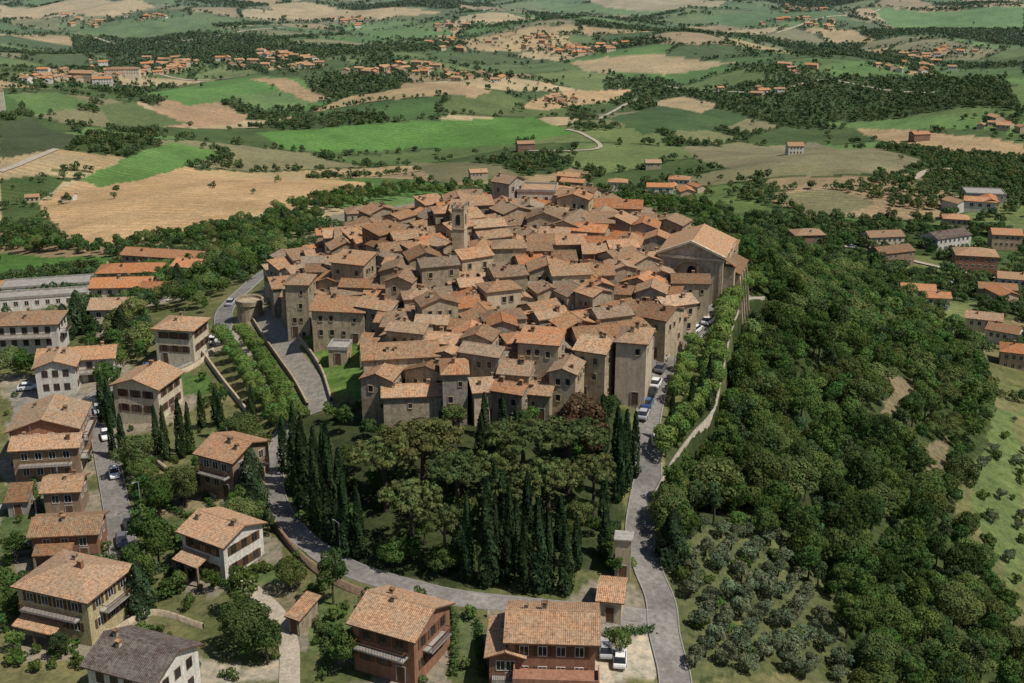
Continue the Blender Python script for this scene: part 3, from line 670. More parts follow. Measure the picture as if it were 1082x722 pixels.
for x,y in PTS:
    w=random.uniform(4.8,7.8); d=random.uniform(4.7,6.4); H_=5.2+random.uniform(-1.9,2.2)+(2.4 if random.random()<.1 else 0)
    if random.random()<.1: w*=1.4
    edge_f=y<y0v+16
    if edge_f: H_+=1.2
    th=math.degrees(math.atan2((y-242)*.8,x)); tang=((th+180)%180)-90
    r=min(1,math.hypot(x/50,(y-242)/58))
    ang=tang*.6*r**1.3 if abs(tang)<75 else 0
    ang+=84*(float(vnoise(x/13+4,y/13+9,31))-.5)+random.uniform(-10,10)
    typ=random.choices(['gable','gabley','hip','shed'],[.46,.34,.07,.13])[0]
    wm=random.choices(['stone_wall','stone_wall_warm','stone_wall_grey','plaster_beige','brick_red'],[.34,.36,.15,.13,.02])[0]
    rm=random.choices(['roof_tile_old','roof_tile_grey','roof_tile_tan','roof_tile_orange','roof_tile_pale'],[.38,.14,.25,.16,.07])[0]
    house(x,y,w,d,H_,ang,typ,wall=wm,roof=rm,tp=random.uniform(.3,.42) if typ!='shed' else .22,label=lab(wm,rm,H_,w),group=VG,chim=random.choice([0,1,1,2]),rows=3,pwin=.65,spacing=2.3,door=y<y0v+10,over=.32,ant=random.random()<.3)
# ------------------------------------------------------------------ distant settlements
FH=[]
for rm in ('roof_tile_tan','roof_tile_orange','roof_tile_old'):
    for wm in ('plaster_white','plaster_beige','plaster_peach'):
        FH.append((wall_mesh(11,8,5.5,'gable',.36,wm),roof_mesh(11,8,5.5,'gable',.36,rm),wm,rm))
FHL=[]
CL=[(70,160,66,84,40),(170,250,64,80,30),(270,390,58,76,30),(380,500,62,86,38),(10,80,76,92,12),(560,720,44,56,34),(900,1020,50,64,20),(380,540,22,56,16),(720,820,170,210,4),(820,1060,70,105,14),(570,650,100,135,5),(20,280,18,46,16),(720,980,3,40,22),(960,1070,110,135,6),(0,60,215,245,2),(1010,1082,200,230,5),(1045,1082,300,330,2),(760,880,90,140,5),(120,480,4,30,12)]
for a,b_,c_,d__,n in CL:
    m_=max(1,n//7)
    cs=[(random.uniform(a,b_),random.uniform(c_,d__)) for _ in range(m_)]
    for i in range(n):
        c0=random.choice(cs); u,v=c0[0]+random.gauss(0,14),c0[1]+random.gauss(0,2.8); v=max(v,1)
        x,y=G(u,v); FHL.append((x,y,random.uniform(.65,1.05),random.uniform(-.5,.5)+random.choice([0,1.57]),random.uniform(.85,1.5)))
FHL.sort(key=lambda q:math.hypot(q[0],q[1]))
for x,y,s,a,sx in FHL[:10]:
    wmh,rmh,wm,rm=random.choice(FH)
    e=add('house',None,None,(x,y,h(x,y)),a,scale=(s*sx,s,s),
          label=wm.replace('plaster_','')+' farmhouse with '+rm.replace('roof_tile_','')+' tile roof in valley',category='house',group='farmhouses scattered over the valley')
    add('wall',wmh,e);r_=add('roof',rmh,e); OCC.append((x,y,8,8))
    for q in (-3,0,3): add('window',WM['white'],e,(q,-4,3.8),0,1.2)
b=MB()
for x,y,s,a,sx in FHL[10:]:
    w,d,Hh=11*s*sx/2,8*s/2,5*s; ca,sa=math.cos(a),math.sin(a); z0=h(x,y); OCC.append((x,y,7,7))
    P=lambda px,py,pz:(x+px*ca-py*sa,y+px*sa+py*ca,z0+pz)
    wi=random.choice([0,1,1,2]); ri=random.choice([3,3,5,4]); zr=Hh+d*.38
    for s1 in (-1,1):
        b.face([P(-w,s1*d,-3),P(w,s1*d,-3),P(w,s1*d,Hh),P(-w,s1*d,Hh)],wi)
        b.face([P(s1*w,-d,-3),P(s1*w,d,-3),P(s1*w,d,Hh),P(s1*w,0,zr),P(s1*w,-d,Hh)],wi)
        b.face([P(-w-.4,s1*(d+.5),Hh-.1),P(w+.4,s1*(d+.5),Hh-.1),P(w+.4,0,zr+.15),P(-w-.4,0,zr+.15)],ri,[(x,0),(x+2*w,0),(x+2*w,d),(x,d)])
    for q in (-.5,0,.5):
        for s1 in (-1,1): b.face([P(q*w*1.3-.5,s1*(d+.04),Hh-2.2),P(q*w*1.3+.5,s1*(d+.04),Hh-2.2),P(q*w*1.3+.5,s1*(d+.04),Hh-.9),P(q*w*1.3-.5,s1*(d+.04),Hh-.9)],6)
add('distant_settlement',b.mesh('distant_settlement',['plaster_white','plaster_beige','plaster_peach','roof_tile_tan','roof_tile_orange','roof_tile_old','glass_dark']),kind='stuff',label='far hamlets of small tiled houses across the valley',category='houses')
# ------------------------------------------------------------------ GROUND
nr,nc=760,760
yy=np.exp(np.linspace(math.log(40),math.log(10000),nr)); ta=np.linspace(-.62,.62,nc)
Yg=np.repeat(yy[:,None],nc,1); Xg=ta[None,:]*(Yg+35)
X=Xg.ravel();Y=Yg.ravel(); Z=HT(X,Y)
idv,ed=voro(X,Y)
PAL=np.array([(.055,.085,.032),(.085,.115,.044),(.07,.135,.04),(.31,.23,.13),(.09,.13,.048),(.24,.18,.11),(.1,.165,.058),(.06,.09,.034),(.14,.14,.07),(.058,.105,.036),(.35,.275,.17),(.085,.125,.046),(.16,.15,.085),(.12,.15,.06)])
C=PAL[np.clip((idv*len(PAL)).astype(int),0,len(PAL)-1)]
wood=vnoise(X/150+3,Y/110,8)
edge=(ed<.06)|(wood>.7)
C=np.where(edge[:,None],np.array([.045,.068,.026]),C)
nearw=1-sstep(330,480,Y)
nn=vnoise(X/6,Y/6,3)*.6+vnoise(X/17,Y/17,4)*.4
nearc=np.array([.075,.1,.035])*(1-nn[:,None])+np.array([.165,.145,.075])*nn[:,None]
C=C*(1-nearw[:,None])+nearc*nearw[:,None]
C[inpoly(X,Y,poly([(0,190),(50,184),(70,190),(40,214),(58,244),(0,246)]))]=(.06,.09,.034)
FIELDS=[
([(42,214),(100,181),(200,177),(320,190),(398,196),(352,212),(300,222),(225,234),(175,252),(112,258),(62,246)],(.37,.25,.14)),
([(82,192),(150,160),(188,151),(236,163),(150,190),(110,197)],(.09,.165,.05)),
([(0,268),(112,271),(124,288),(60,284),(0,292)],(.065,.13,.035)),
([(0,128),(40,126),(96,148),(60,158),(0,168)],(.055,.07,.038)),
([(0,172),(40,160),(100,166),(50,182),(0,190)],(.3,.23,.14)),
([(268,140),(380,132),(470,126),(565,124),(610,140),(560,150),(440,156),(300,158)],(.08,.165,.042)),
([(545,114),(600,95),(672,94),(650,106),(580,116)],(.35,.24,.14)),
([(480,42),(600,38),(604,48),(500,54)],(.33,.245,.14)),
([(0,6),(110,0),(165,8),(120,18),(0,20)],(.36,.275,.17)),([(280,4),(420,8),(470,14),(400,20),(290,16)],(.35,.26,.155)),
([(180,104),(215,102),(262,122),(250,132),(150,134),(140,124)],(.3,.2,.125)),([(100,112),(140,108),(200,130),(130,138)],(.09,.12,.05)),
([(150,100),(220,86),(320,84),(330,96),(260,102),(200,112)],(.085,.165,.048)),([(240,100),(300,96),(340,108),(280,118)],(.1,.155,.058)),
([(2,100),(60,98),(100,112),(40,122)],(.09,.145,.052)),([(260,84),(300,82),(350,104),(330,108)],(.3,.21,.125)),
([(640,126),(700,110),(790,124),(760,138),(680,142)],(.05,.085,.034)),([(680,108),(720,102),(760,110),(740,120)],(.3,.23,.14)),
([(900,134),(1000,142),(1082,152),(1082,166),(980,160),(930,148)],(.31,.22,.13)),([(860,128),(940,126),(1082,128),(1082,142),(960,138)],(.1,.165,.056)),
([(920,8),(1082,8),(1082,30),(960,32)],(.09,.17,.05)),([(740,18),(880,12),(900,22),(800,30)],(.068,.125,.042)),([(600,66),(700,58),(780,66),(720,78),(620,76)],(.3,.23,.14)),
([(560,0),(700,2),(720,12),(600,14)],(.1,.165,.058)),([(780,160),(860,165),(860,178),(800,176)],(.15,.15,.08)),([(720,155),(860,150),(980,172),(940,186),(760,178)],(.17,.155,.095)),
([(820,205),(880,200),(930,215),(860,232)],(.15,.14,.08)),([(870,70),(960,70),(960,82),(880,82)],(.09,.155,.052)),([(980,68),(1082,70),(1082,84),(1000,86)],(.07,.12,.042)),
([(420,88),(520,96),(500,104),(430,98)],(.3,.215,.13)),([(380,30),(470,28),(480,36),(390,40)],(.09,.155,.052)),([(60,24),(220,22),(240,34),(90,36)],(.08,.13,.048)),
([(1046,440),(1082,430),(1082,640),(1062,610),(1030,540),(1022,480)],(.1,.13,.05)),([(1040,212),(1082,214),(1082,224),(1046,226)],(.12,.15,.06)),([(955,268),(990,272),(1000,290),(950,288)],(.13,.15,.06)),
([(1000,280),(1050,282),(1050,296),(1010,296)],(.15,.15,.07)),([(990,318),(1030,320),(1036,352),(1000,340)],(.13,.15,.06)),
([(620,0),(780,0),(760,8),(640,8)],(.31,.25,.16)),([(430,170),(530,176),(560,190),(460,192)],(.13,.125,.07))]
FP=[]
for pl,c_ in FIELDS:
    w_=poly(pl); FP.append(w_)
    jx=X+4*(vnoise(X/12,Y/12,61)-.5); jy=Y+8*(vnoise(X/12,Y/12,62)-.5)
    C[inpoly(jx,jy,w_)]=c_
FP.append(poly([(60,236),(112,250),(175,246),(225,228),(300,218),(352,208),(352,216),(300,228),(235,240),(180,262),(112,268),(66,252)]))
for o in OCC:
    if o[1]<330 and abs(o[0])>40 or o[1]<180:
        d=np.hypot(X-o[0],Y-o[1])-(o[2]+o[3])*.5; mk_=(d<2.6+2*nn)&(nn>.28); C[mk_]=np.array([.23,.2,.155])
NEARP=[([(298,272),(350,228),(470,208),(600,202),(712,236),(775,262),(775,300),(722,350),(690,405),(610,430),(470,440),(395,436),(390,395),(390,350),(300,320)],(.19,.165,.13)),
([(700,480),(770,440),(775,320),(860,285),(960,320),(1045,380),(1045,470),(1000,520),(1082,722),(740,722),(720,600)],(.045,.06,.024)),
([(700,560),(735,560),(800,540),(880,600),(905,722),(715,722)],(.09,.1,.045)),
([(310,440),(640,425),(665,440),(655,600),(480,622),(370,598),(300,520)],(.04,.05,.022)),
([(306,336),(345,346),(388,356),(392,422),(356,424),(332,380)],(.085,.145,.038)),([(280,298),(302,300),(304,332),(284,330)],(.08,.14,.038)),
([(605,680),(690,657),(695,722),(600,722)],(.38,.33,.26)),([(180,705),(300,700),(300,722),(170,722)],(.36,.31,.24)),([(935,395),(968,402),(955,462),(932,448)],(.17,.14,.085)),([(972,475),(1000,458),(1004,508),(976,522)],(.16,.135,.08)),
([(640,648),(700,653),(700,675),(640,672)],(.24,.22,.19)),([(190,398),(225,395),(228,412),(195,418)],(.08,.14,.04)),([(0,530),(35,528),(38,580),(0,585)],(.09,.12,.05)),([(150,500),(215,500),(235,540),(160,545)],(.2,.165,.1)),
([(255,590),(300,600),(310,640),(265,625)],(.1,.135,.05)),([(0,395),(60,400),(60,418),(0,420)],(.25,.22,.17)),([(250,622),(305,615),(340,660),(300,690)],(.2,.165,.105)),([(10,410),(95,415),(95,440),(10,470)],(.24,.22,.19)),
([(320,625),(370,640),(370,690),(330,690)],(.11,.135,.055)),([(470,645),(510,650),(510,700),(475,700)],(.1,.12,.055))]
for pl,c_ in NEARP:
    jx=X+1.6*(vnoise(X/3,Y/3,63)-.5); jy=Y+2.4*(vnoise(X/3,Y/3,64)-.5)
    C[inpoly(jx,jy,poly(pl))]=c_
C=C*(.85+.3*vnoise(X/25,Y/25,11))[:,None]
HAZE_TINT=np.array([.19,.23,.24])  # bluish air haze, painted into surface colours with distance
def haze_mix(y): return sstep(500,3400,y)*.42
haze=haze_mix(Y)[:,None]; C=C*(1-haze)+HAZE_TINT*haze  # haze blended into the far ground colours
ii,jj=np.meshgrid(np.arange(nr-1),np.arange(nc-1),indexing='ij'); q0=(ii*nc+jj).ravel()
Q=np.stack([q0,q0+1,q0+nc+1,q0+nc],1)
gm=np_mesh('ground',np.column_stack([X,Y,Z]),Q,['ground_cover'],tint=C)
gm.polygons.foreach_set('use_smooth',np.ones(len(gm.polygons),bool))
add('ground',gm,kind='structure')
# ------------------------------------------------------------------ TREES
def quads(P,Nn,s,asp,rs,tint):
    n=len(P); r=rs.normal(size=(n,3)); T=np.cross(Nn,r); T/=np.linalg.norm(T,axis=1)[:,None]+1e-9
    B=np.cross(Nn,T); B/=np.linalg.norm(B,axis=1)[:,None]+1e-9
    s=s[:,None]
    V=np.stack([P-T*s,P-B*s*asp,P+T*s,P+B*s*asp],1).reshape(-1,3)
    return V,np.repeat(tint,4,0)
def crown(seed,R,Rz,zc,K,leaf,cover,rgb,var=.22,flat=.85,low=-.45,jit=.36,lobe=(.22,.44)):
    rs=np.random.default_rng(seed)
    d=rs.normal(size=(K,3)); d/=np.linalg.norm(d,axis=1)[:,None]; d[:,2]=np.where(d[:,2]<low,-d[:,2],d[:,2])
    cen=d*np.array([R,R,Rz])*rs.uniform(.42,.8,K)[:,None]; cen[0]=0
    rad=rs.uniform(lobe[0],lobe[1],K)*min(R,Rz*1.3); rad[0]=.58*min(R,Rz*1.1)
    Ps=[];Ns=[];Ts=[]
    for i in range(K):
        n=int(cover*4*math.pi*rad[i]**2/(leaf*leaf*2))
        u=rs.normal(size=(n,3)); u/=np.linalg.norm(u,axis=1)[:,None]
        p=cen[i]+u*rad[i]*np.array([1,1,flat])*rs.uniform(.8,1.12,n)[:,None]
        keep=np.ones(n,bool)
        for j in range(K):
            if j!=i: keep&=np.linalg.norm((p-cen[j])/np.array([1,1,flat]),axis=1)>rad[j]*.8
        keep&=rs.random(n)<np.where(u[:,2]<-.3,.5,1)
        p=p[keep];u=u[keep]; nn=u+rs.normal(size=u.shape)*jit; nn/=np.linalg.norm(nn,axis=1)[:,None]
        Ps.append(p+[0,0,zc]);Ns.append(nn)
        sh=rs.uniform(1-var,1+var)
        t=np.array(rgb)*sh*rs.uniform(.8,1.22,len(p))[:,None]; t[:,0]*=rs.uniform(.9,1.15)
        Ts.append(t)
    P=np.concatenate(Ps);Nn=np.concatenate(Ns);T=np.concatenate(Ts)
    V,TT=quads(P,Nn,leaf*rs.uniform(.7,1.3,len(P)),.75,rs,T)
    return V,TT,cen+[0,0,zc]
def Qs(n): return np.arange(n).reshape(-1,4)
def trunk(hgt,r,targets,seed):
    rs=random.Random(seed); b=MB()
    p0=Vector((0,0,-.6)); p1=Vector((rs.uniform(-.15,.15),rs.uniform(-.15,.15),hgt*.5)); p2=Vector((rs.uniform(-.25,.25),rs.uniform(-.25,.25),hgt))
    b.cyl(p0,p1,r*1.25,r*.9,8,0,False); b.cyl(p1,p2,r*.9,r*.55,8,0,True)
    for t in targets:
        m_=p1.lerp(p2,rs.uniform(.3,1)); b.cyl(m_,Vector(t),r*.42,r*.12,5,0,False)
    return b.mesh('trunk',['bark'])
def cyp(seed,Ht,R,leaf,cover,rgb):
    rs=np.random.default_rng(seed); n=int(cover*2*math.pi*R*.75*Ht/(leaf*leaf*1.2))
    zz=rs.uniform(.04,1,n); th=rs.uniform(0,2*math.pi,n)
    prof=R*np.minimum(1,(zz+.03)*6)**.5*(1-zz)**.55*1.1
    prof*= (1+.16*np.sin(th*3+zz*9+seed)+.12*np.sin(th*5-zz*17))*rs.uniform(.85,1.06,n)
    P=np.stack([prof*np.cos(th),prof*np.sin(th),zz*Ht],1)
    Nn=np.stack([np.cos(th),np.sin(th),np.full(n,.25)],1)+rs.normal(size=(n,3))*.3; Nn/=np.linalg.norm(Nn,axis=1)[:,None]
    t=np.array(rgb)*rs.uniform(.75,1.25,n)[:,None]*(.85+.3*np.sin(th*3+zz*9+seed))[:,None]
    V,TT=quads(P,Nn,leaf*rs.uniform(.7,1.3,n),.8,rs,t); V[:,2]=np.maximum(V[:,2],.1); return V,TT
TK={}
def mk(kind,items): TK[kind]=items
def bl(seed,R,Rz,zc,K,leaf,cover,rgb,th,tr,**k):
    V,T,c_=crown(seed,R,Rz,zc,K,leaf,cover,rgb,**k)
    return (trunk(th,tr,[tuple(q) for q in c_[1:7]],seed),np_mesh('crown',V,Qs(len(V)),['foliage'],tint=T),V,T)
greens=[(.074,.116,.03),(.06,.1,.028),(.088,.13,.036),(.05,.08,.026),(.078,.12,.03),(.108,.136,.046),(.062,.094,.04),(.084,.112,.033)]
shp=[(3.3,3.0),(2.8,3.8),(3.8,2.7),(3.0,3.3),(2.5,3.5),(4.3,3.4),(2.0,2.8),(3.2,2.6)]
mk('broadleaf_tree',[bl(10+i,shp[i][0],shp[i][1],shp[i][1]+1.5,26+i%3*9,.19,1.15,greens[i],shp[i][1]+1,.2,lobe=(.13,.4)) for i in range(8)])
mk('lime_tree',[bl(30+i,2.2,1.9,3.3,9,.19,1.4,(.13,.195,.05),2.8,.14,var=.06,jit=.24,lobe=(.46,.54)) for i in range(3)])
mk('olive_tree',[bl(40+i,1.8,1.45,1.9,11,.16,1.3,(.125,.148,.085),1.4,.16) for i in range(4)])
mk('pine_tree',[bl(50+i,6.5,2.4,9.2,70,.24,1.2,[(.115,.13,.045),(.098,.118,.042),(.08,.102,.038)][i],8.8,.4,low=.0,jit=.28,lobe=(.12,.28),flat=.7) for i in range(3)])
mk('plum_tree',[bl(60,3.2,2.8,4.6,22,.2,1.15,(.12,.072,.042),3.5,.18)])
mk('shrub',[bl(70+i,1.1,.9,.8,7,.16,1.2,greens[(i*2)%6],.6,.06) for i in range(3)])
def cyk(seed):
    V,T=cyp(seed,10,1.05,.2,1.35,(.04,.065,.027)); b=MB(); b.cyl((0,0,-.5),(0,0,2),.2,.16,8,0,False); b.cyl((0,0,2),(0,0,8),.14,.03,6,0,False)
    return (b.mesh('trunk',['bark']),np_mesh('crown',V,Qs(len(V)),['foliage'],tint=T),V,T)
mk('cypress_tree',[cyk(i) for i in range(4)])
def firk(seed):
    V,T=cyp(seed,9,2.3,.26,1.4,(.06,.088,.042)); b=MB(); b.cyl((0,0,-.5),(0,0,8),.25,.04,8,0,False)
    return (b.mesh('trunk',['bark']),np_mesh('crown',V,Qs(len(V)),['foliage'],tint=T),V,T)
mk('fir_tree',[firk(20+i) for i in range(2)])
LB={'broadleaf_tree':'green broadleaf tree with rounded clumpy crown','lime_tree':'clipped round bright green street tree','olive_tree':'small grey green olive tree in dry grass',
'pine_tree':'large spreading olive green pine in park','plum_tree':'rusty brown leaved tree in park','cypress_tree':'tall narrow dark green cypress','fir_tree':'dark conical conifer in garden','shrub':'small rounded garden shrub'}
GP={'broadleaf_tree':'trees covering the hillside and gardens','lime_tree':'street trees along the avenue','olive_tree':'olive trees on the slope','cypress_tree':'cypresses of the park and gardens','pine_tree':'large pines in the park','shrub':'garden shrubs','fir_tree':'garden conifers','plum_tree':'park trees'}
CAT={'broadleaf_tree':'tree','lime_tree':'tree','olive_tree':'olive tree','pine_tree':'pine tree','plum_tree':'tree','cypress_tree':'cypress','fir_tree':'conifer','shrub':'shrub'}
def tree(kind,x,y,s=1.0,sz=None,sxy=None):
    v=random.randrange(len(TK[kind])); tr,cr,_,_=TK[kind][v]
    q=(sxy or s)
    e=add(kind,None,None,(x,y,h(x,y)-.05),random.uniform(0,6.28),scale=(q,q*random.uniform(.88,1.12),(sz or s)),label=LB[kind],category=CAT[kind],group=GP[kind])
    add('trunk',tr,e);add('crown',cr,e)
def free2(x,y,r):
    for o in OCC:
        if (x-o[0])**2+(y-o[1])**2<(r+(o[2]+o[3])*.5)**2: return False
    for o in ROADPTS:
        if (x-o[0])**2+(y-o[1])**2<(r+o[2])**2: return False
    return True
for u,v,hp_ in [(311,512,92),(325,544,116),(338,562,104),(353,574,120),(368,588,100),(334,526,80),(497,614,100),(511,619,118),(524,618,98),(538,620,108),(552,626,84),(565,627,96),(579,624,80),(594,628,74),(605,602,56),(548,602,80),
    (650,530,90),(661,520,82),(671,505,66),(640,560,64),(636,590,50),(515,462,44),(530,466,46),(543,470,40),(508,480,46),(637,480,62),
    (112,446,50),(121,452,56),(130,486,50),(118,482,44),(166,480,54),(178,486,62),(191,484,58),(203,478,50),(214,452,44),(228,450,40),(234,462,44),(270,448,44),(263,458,38),
    (712,470,52),(728,452,52),(740,440,42),(749,432,60),(300,500,60),(575,560,70),(520,560,70),(535,575,80),(560,580,80),(590,580,60),(322,520,80),(347,540,90),(362,552,90),(652,500,70),(485,600,70),(380,590,80)]:
    x,y,t=GT(u,v); Hm=hp_*t/F*1.1; s=Hm/10
    tree('cypress_tree',x+random.uniform(-.6,.6),y,sz=s*random.uniform(.88,1.08),sxy=min(1.2,.5+.45*s)*random.uniform(.78,1.15))
for i in range(12):
    t=i/11
    for (a,b_) in (((234,350),(296,442)),((258,350),(312,434))):
        x,y=G(a[0]+(b_[0]-a[0])*t,a[1]+(b_[1]-a[1])*t,3.2); tree('lime_tree',x+random.uniform(-.15,.15),y+random.uniform(-.15,.15),random.uniform(.86,.95))
for i in range(24):
    t=i/23; y=182+t*86; xw=float(np.interp(y,RWY,RWX))
    tree('lime_tree',xw-1.6,y,random.uniform(1.02,1.14),sz=random.uniform(1.0,1.12))
    if i<17 and free2(xw-5.8,y+1.8,1.0): tree('lime_tree',xw-5.8,y+1.8,random.uniform(.85,.95))
for u,v,w_ in [(406,480,96),(446,466,112),(482,492,86),(554,460,100),(602,462,112),(628,488,64),(434,524,86),(522,484,60),(580,500,84),(470,540,64),(545,508,66)]:
    x,y,t=GT(u,v,9.5); s=w_*t/F/13; tree('pine_tree',x,y,sxy=s*1.05,sz=.72+.28*s)
for u,v,s in [(614,438,1.35),(600,434,1.0),(624,448,1.0)]:
    x,y=G(u,v,7.0); tree('plum_tree',x,y,s)
for u,v,s in [(268,520,1.0),(272,545,.9),(75,470,.9),(80,478,.8),(190,305,1.0),(60,395,.5),(85,345,1.2),(70,352,1.0),(130,352,.9),(150,640,.9),(710,590,1.0),(300,230,1.0)]:
    x,y=G(u,v+8); tree('fir_tree',x,y,s)
BT=[]
AVN=poly([(225,345),(275,340),(335,430),(300,455)])
CLEAR=[poly([(935,395),(968,402),(955,462),(932,448)]),poly([(972,475),(1000,458),(1004,508),(976,522)]),poly([(300,320),(345,330),(398,345),(398,420),(355,426),(325,385)]),AVN]
def scatter(pl,sp,s0,s1,r=1.5,p=1.0,kind=None,check=True):
    w_=poly(pl) if not isinstance(pl,tuple) else pl[0]
    xs=[q[0] for q in w_];ys_=[q[1] for q in w_]
    yv=min(ys_); row=0
    while yv<max(ys_):
        xv=min(xs)+(row%2)*sp/2
        while xv<max(xs):
            j=.42 if kind!='olive_tree' else .2
            x=xv+random.uniform(-j,j)*sp; y=yv+random.uniform(-j,j)*sp
            dw=x-float(np.interp(y,RWY,RWX))
            if random.random()<p and not (-9<dw<1.8 and 176<y<270) and bool(inpoly(x,y,w_)) and (not check or free2(x,y,r)) and not any(bool(inpoly(x,y,c_)) for c_ in CLEAR):
                s=random.uniform(s0,s1)
                if kind: tree(kind,x,y,s)
                else: BT.append((x,y,s))
            xv+=sp
        yv+=sp*.9; row+=1
scatter([(722,560),(708,495),(760,445),(775,400),(780,330),(830,285),(900,290),(960,325),(1030,375),(1050,430),(1030,470),(1010,500),(1020,560),(1060,650),(1082,722),(905,722),(880,640),(820,590),(770,560)],3.9,.35,1.12,1.0,.94)
# band of trees growing at the foot of the rampart
band=[(float(np.interp(y,RWY,RWX))+2.0,y) for y in (176,190,205,220,240,262,285)]+[(float(np.interp(y,RWY,RWX))+11,y) for y in (285,262,240,220,205,190,176)]
scatter((band,),3.5,.75,1.15,.5,.95)
scatter([(905,722),(1082,722),(1110,760),(900,780)],4.2,.6,1.0)
scatter([(775,262),(800,262),(830,285),(810,320),(790,330)],4.5,.6,1.1,1.5,.8)
scatter([(830,285),(800,262),(790,250),(880,262),(940,300),(1000,340),(1020,372),(960,325)],6,.6,1.0,1.5,.7)
scatter([(716,560),(790,560),(860,610),(892,722),(722,722)],3.3,.82,1.12,.8,.94,'olive_tree')
scatter([(322,445),(400,435),(520,440),(640,425),(660,445),(650,590),(600,612),(480,618),(380,594),(310,535)],5.4,.4,.75,.3,.55)
scatter([(300,548),(340,572),(420,604),(480,618),(600,628),(600,618),(480,606),(420,590),(345,556),(304,525)],3.6,.45,.75,.4,.8)
scatter([(1030,470),(1082,440),(1082,640),(1060,600)],6,.5,1.0,1,.5,'olive_tree')
LG=[[(145,560),(230,600),(225,640),(140,650)],[(140,500),(215,500),(220,540),(150,560)],[(0,590),(40,600),(30,650),(0,660)],[(235,610),(330,640),(370,690),(370,722),(240,722)],[(0,670),(95,700),(90,722),(0,722)],
    [(60,420),(130,420),(130,480),(100,500)],[(90,330),(160,320),(160,380),(100,400)],[(215,400),(260,440),(270,520),(220,440)],[(150,290),(290,250),(290,285),(235,330),(160,330)],[(470,645),(515,655),(515,722),(465,722)],[(640,665),(700,680),(700,722),(640,722)],
    [(120,262),(180,250),(260,238),(300,228),(340,232),(300,262),(220,262)],[(640,560),(672,560),(678,640),(640,610)],[(686,500),(712,490),(722,560),(696,580)],[(692,560),(726,560),(730,722),(714,722),(700,640)],[(300,600),(380,640),(370,680),(300,640)],[(245,470),(285,500),(285,600),(250,580)],[(95,600),(140,590),(145,650),(100,670)],[(30,480),(60,480),(60,540),(30,530)],
    [(60,640),(120,672),(90,700),(40,690)],[(0,340),(60,352),(40,400),(0,400)],[(190,530),(230,520),(215,545),(180,560)]]
for i,pl in enumerate(LG): scatter(pl,4.4 if i not in (14,13) else 3.4,.4,.95,1.1,.8 if i not in (14,13) else .9)
for pl in ([(290,225),(350,208),(450,200),(540,199),(700,215),(800,235),(800,262),(700,228),(600,203),(440,207),(350,225)],[(0,250),(60,256),(120,266),(200,258),(120,274),(0,266)],[(250,265),(296,262),(290,290),(264,300)]):
    scatter(pl,7.0,.7,1.05,1.5,.85)
for k_ in range(330):
    u=random.uniform(5,500);v=random.uniform(400,720); x,y=G(u,v)
    if free2(x,y,.5) and not any(bool(inpoly(x,y,c_)) for c_ in CLEAR): tree('shrub',x,y,random.uniform(.4,1.4))
for k_ in range(120):
    u=random.uniform(690,1082);v=random.uniform(440,720); x,y=G(u,v)
    if free2(x,y,.6): tree('shrub',x,y,random.uniform(.8,1.6))
BT.sort(key=lambda q:-q[2]/math.hypot(q[0],q[1]))
for x,y,s in BT[:292]: tree('broadleaf_tree',x,y,s,sz=s*random.uniform(.8,1.25))
rest=BT[292:]
AV=[];AT=[]
def batch(V,T,px,py,s,tintf,rot,haze=None):
    c,s_=np.cos(rot)[:,None],np.sin(rot)[:,None]
    VX=(V[None,:,0]*c-V[None,:,1]*s_)*s[:,None]+px[:,None]; VY=(V[None,:,0]*s_+V[None,:,1]*c)*s[:,None]+py[:,None]
    VZ=V[None,:,2]*s[:,None]+(HT(px,py)-.1)[:,None]
    AV.append(np.stack([VX,VY,VZ],2).reshape(-1,3).astype(np.float32)); c3=T[None]*tintf[:,None,:]
    if haze is not None: c3=c3*(1-haze[:,None,None])+HAZE_TINT*haze[:,None,None]  # same painted haze blended into far foliage tint
    AT.append(c3.reshape(-1,3).astype(np.float32))
if rest:
    R_=np.array(rest)
    vi=RNG.integers(0,8,len(R_))
    for i in range(8):
        s_=R_[vi==i]
        if len(s_):
            V,T,_=crown(90+i,shp[i][0],shp[i][1],shp[i][1]+1.2,22,.27,1.1,greens[i],lobe=(.16,.42))
            n=len(s_); batch(V,T,s_[:,0],s_[:,1],s_[:,2],RNG.uniform(.7,1.35,n)[:,None]*np.column_stack([RNG.uniform(.85,1.15,n),np.ones(n),np.ones(n)]),RNG.uniform(0,6.28,n))
n=330000
yc=np.sqrt(RNG.uniform(315**2,3700**2,n)); xc=RNG.uniform(-1,1,n)*(yc*.45+60)
idc,edc=voro(xc,yc); wd=vnoise(xc/150+3,yc/110,8)
acc=((edc<.05)&(RNG.random(n)<.97)&(vnoise(xc/60,yc/60,44)>.22))|((wd>.7)&(RNG.random(n)<.9))
acc|=(yc<600)&(vnoise(xc/28,yc/24,21)>.57)&(RNG.random(n)<.5)
acc|=(yc>500)&(vnoise(xc/75,yc/55,25)>.86)&(RNG.random(n)<.8)
acc|=RNG.random(n)<.004
acc&=~((yc<335)&(np.abs(xc)<70))
for w_ in FP: acc&=~(inpoly(xc,yc,w_)&(RNG.random(n)<.997))
xc=xc[acc];yc=yc[acc]
ex_=[]
for x,y,s,a,sx in FHL:
    for _ in range(7): ex_.append((x+random.gauss(0,17),y+random.gauss(0,22)))
ex_=np.array(ex_); xc=np.concatenate([ex_[:,0],xc]); yc=np.concatenate([ex_[:,1],yc])
ok=np.ones(len(xc),bool)
for o in OCC:
    if o[1]>250: ok&=(xc-o[0])**2+(yc-o[1])**2>(o[2]*.8+2)**2
for o in ROADPTS:
    if o[1]>330: ok&=(xc-o[0])**2+(yc-o[1])**2>(o[2]+2.0)**2
xc=xc[ok];yc=yc[ok]
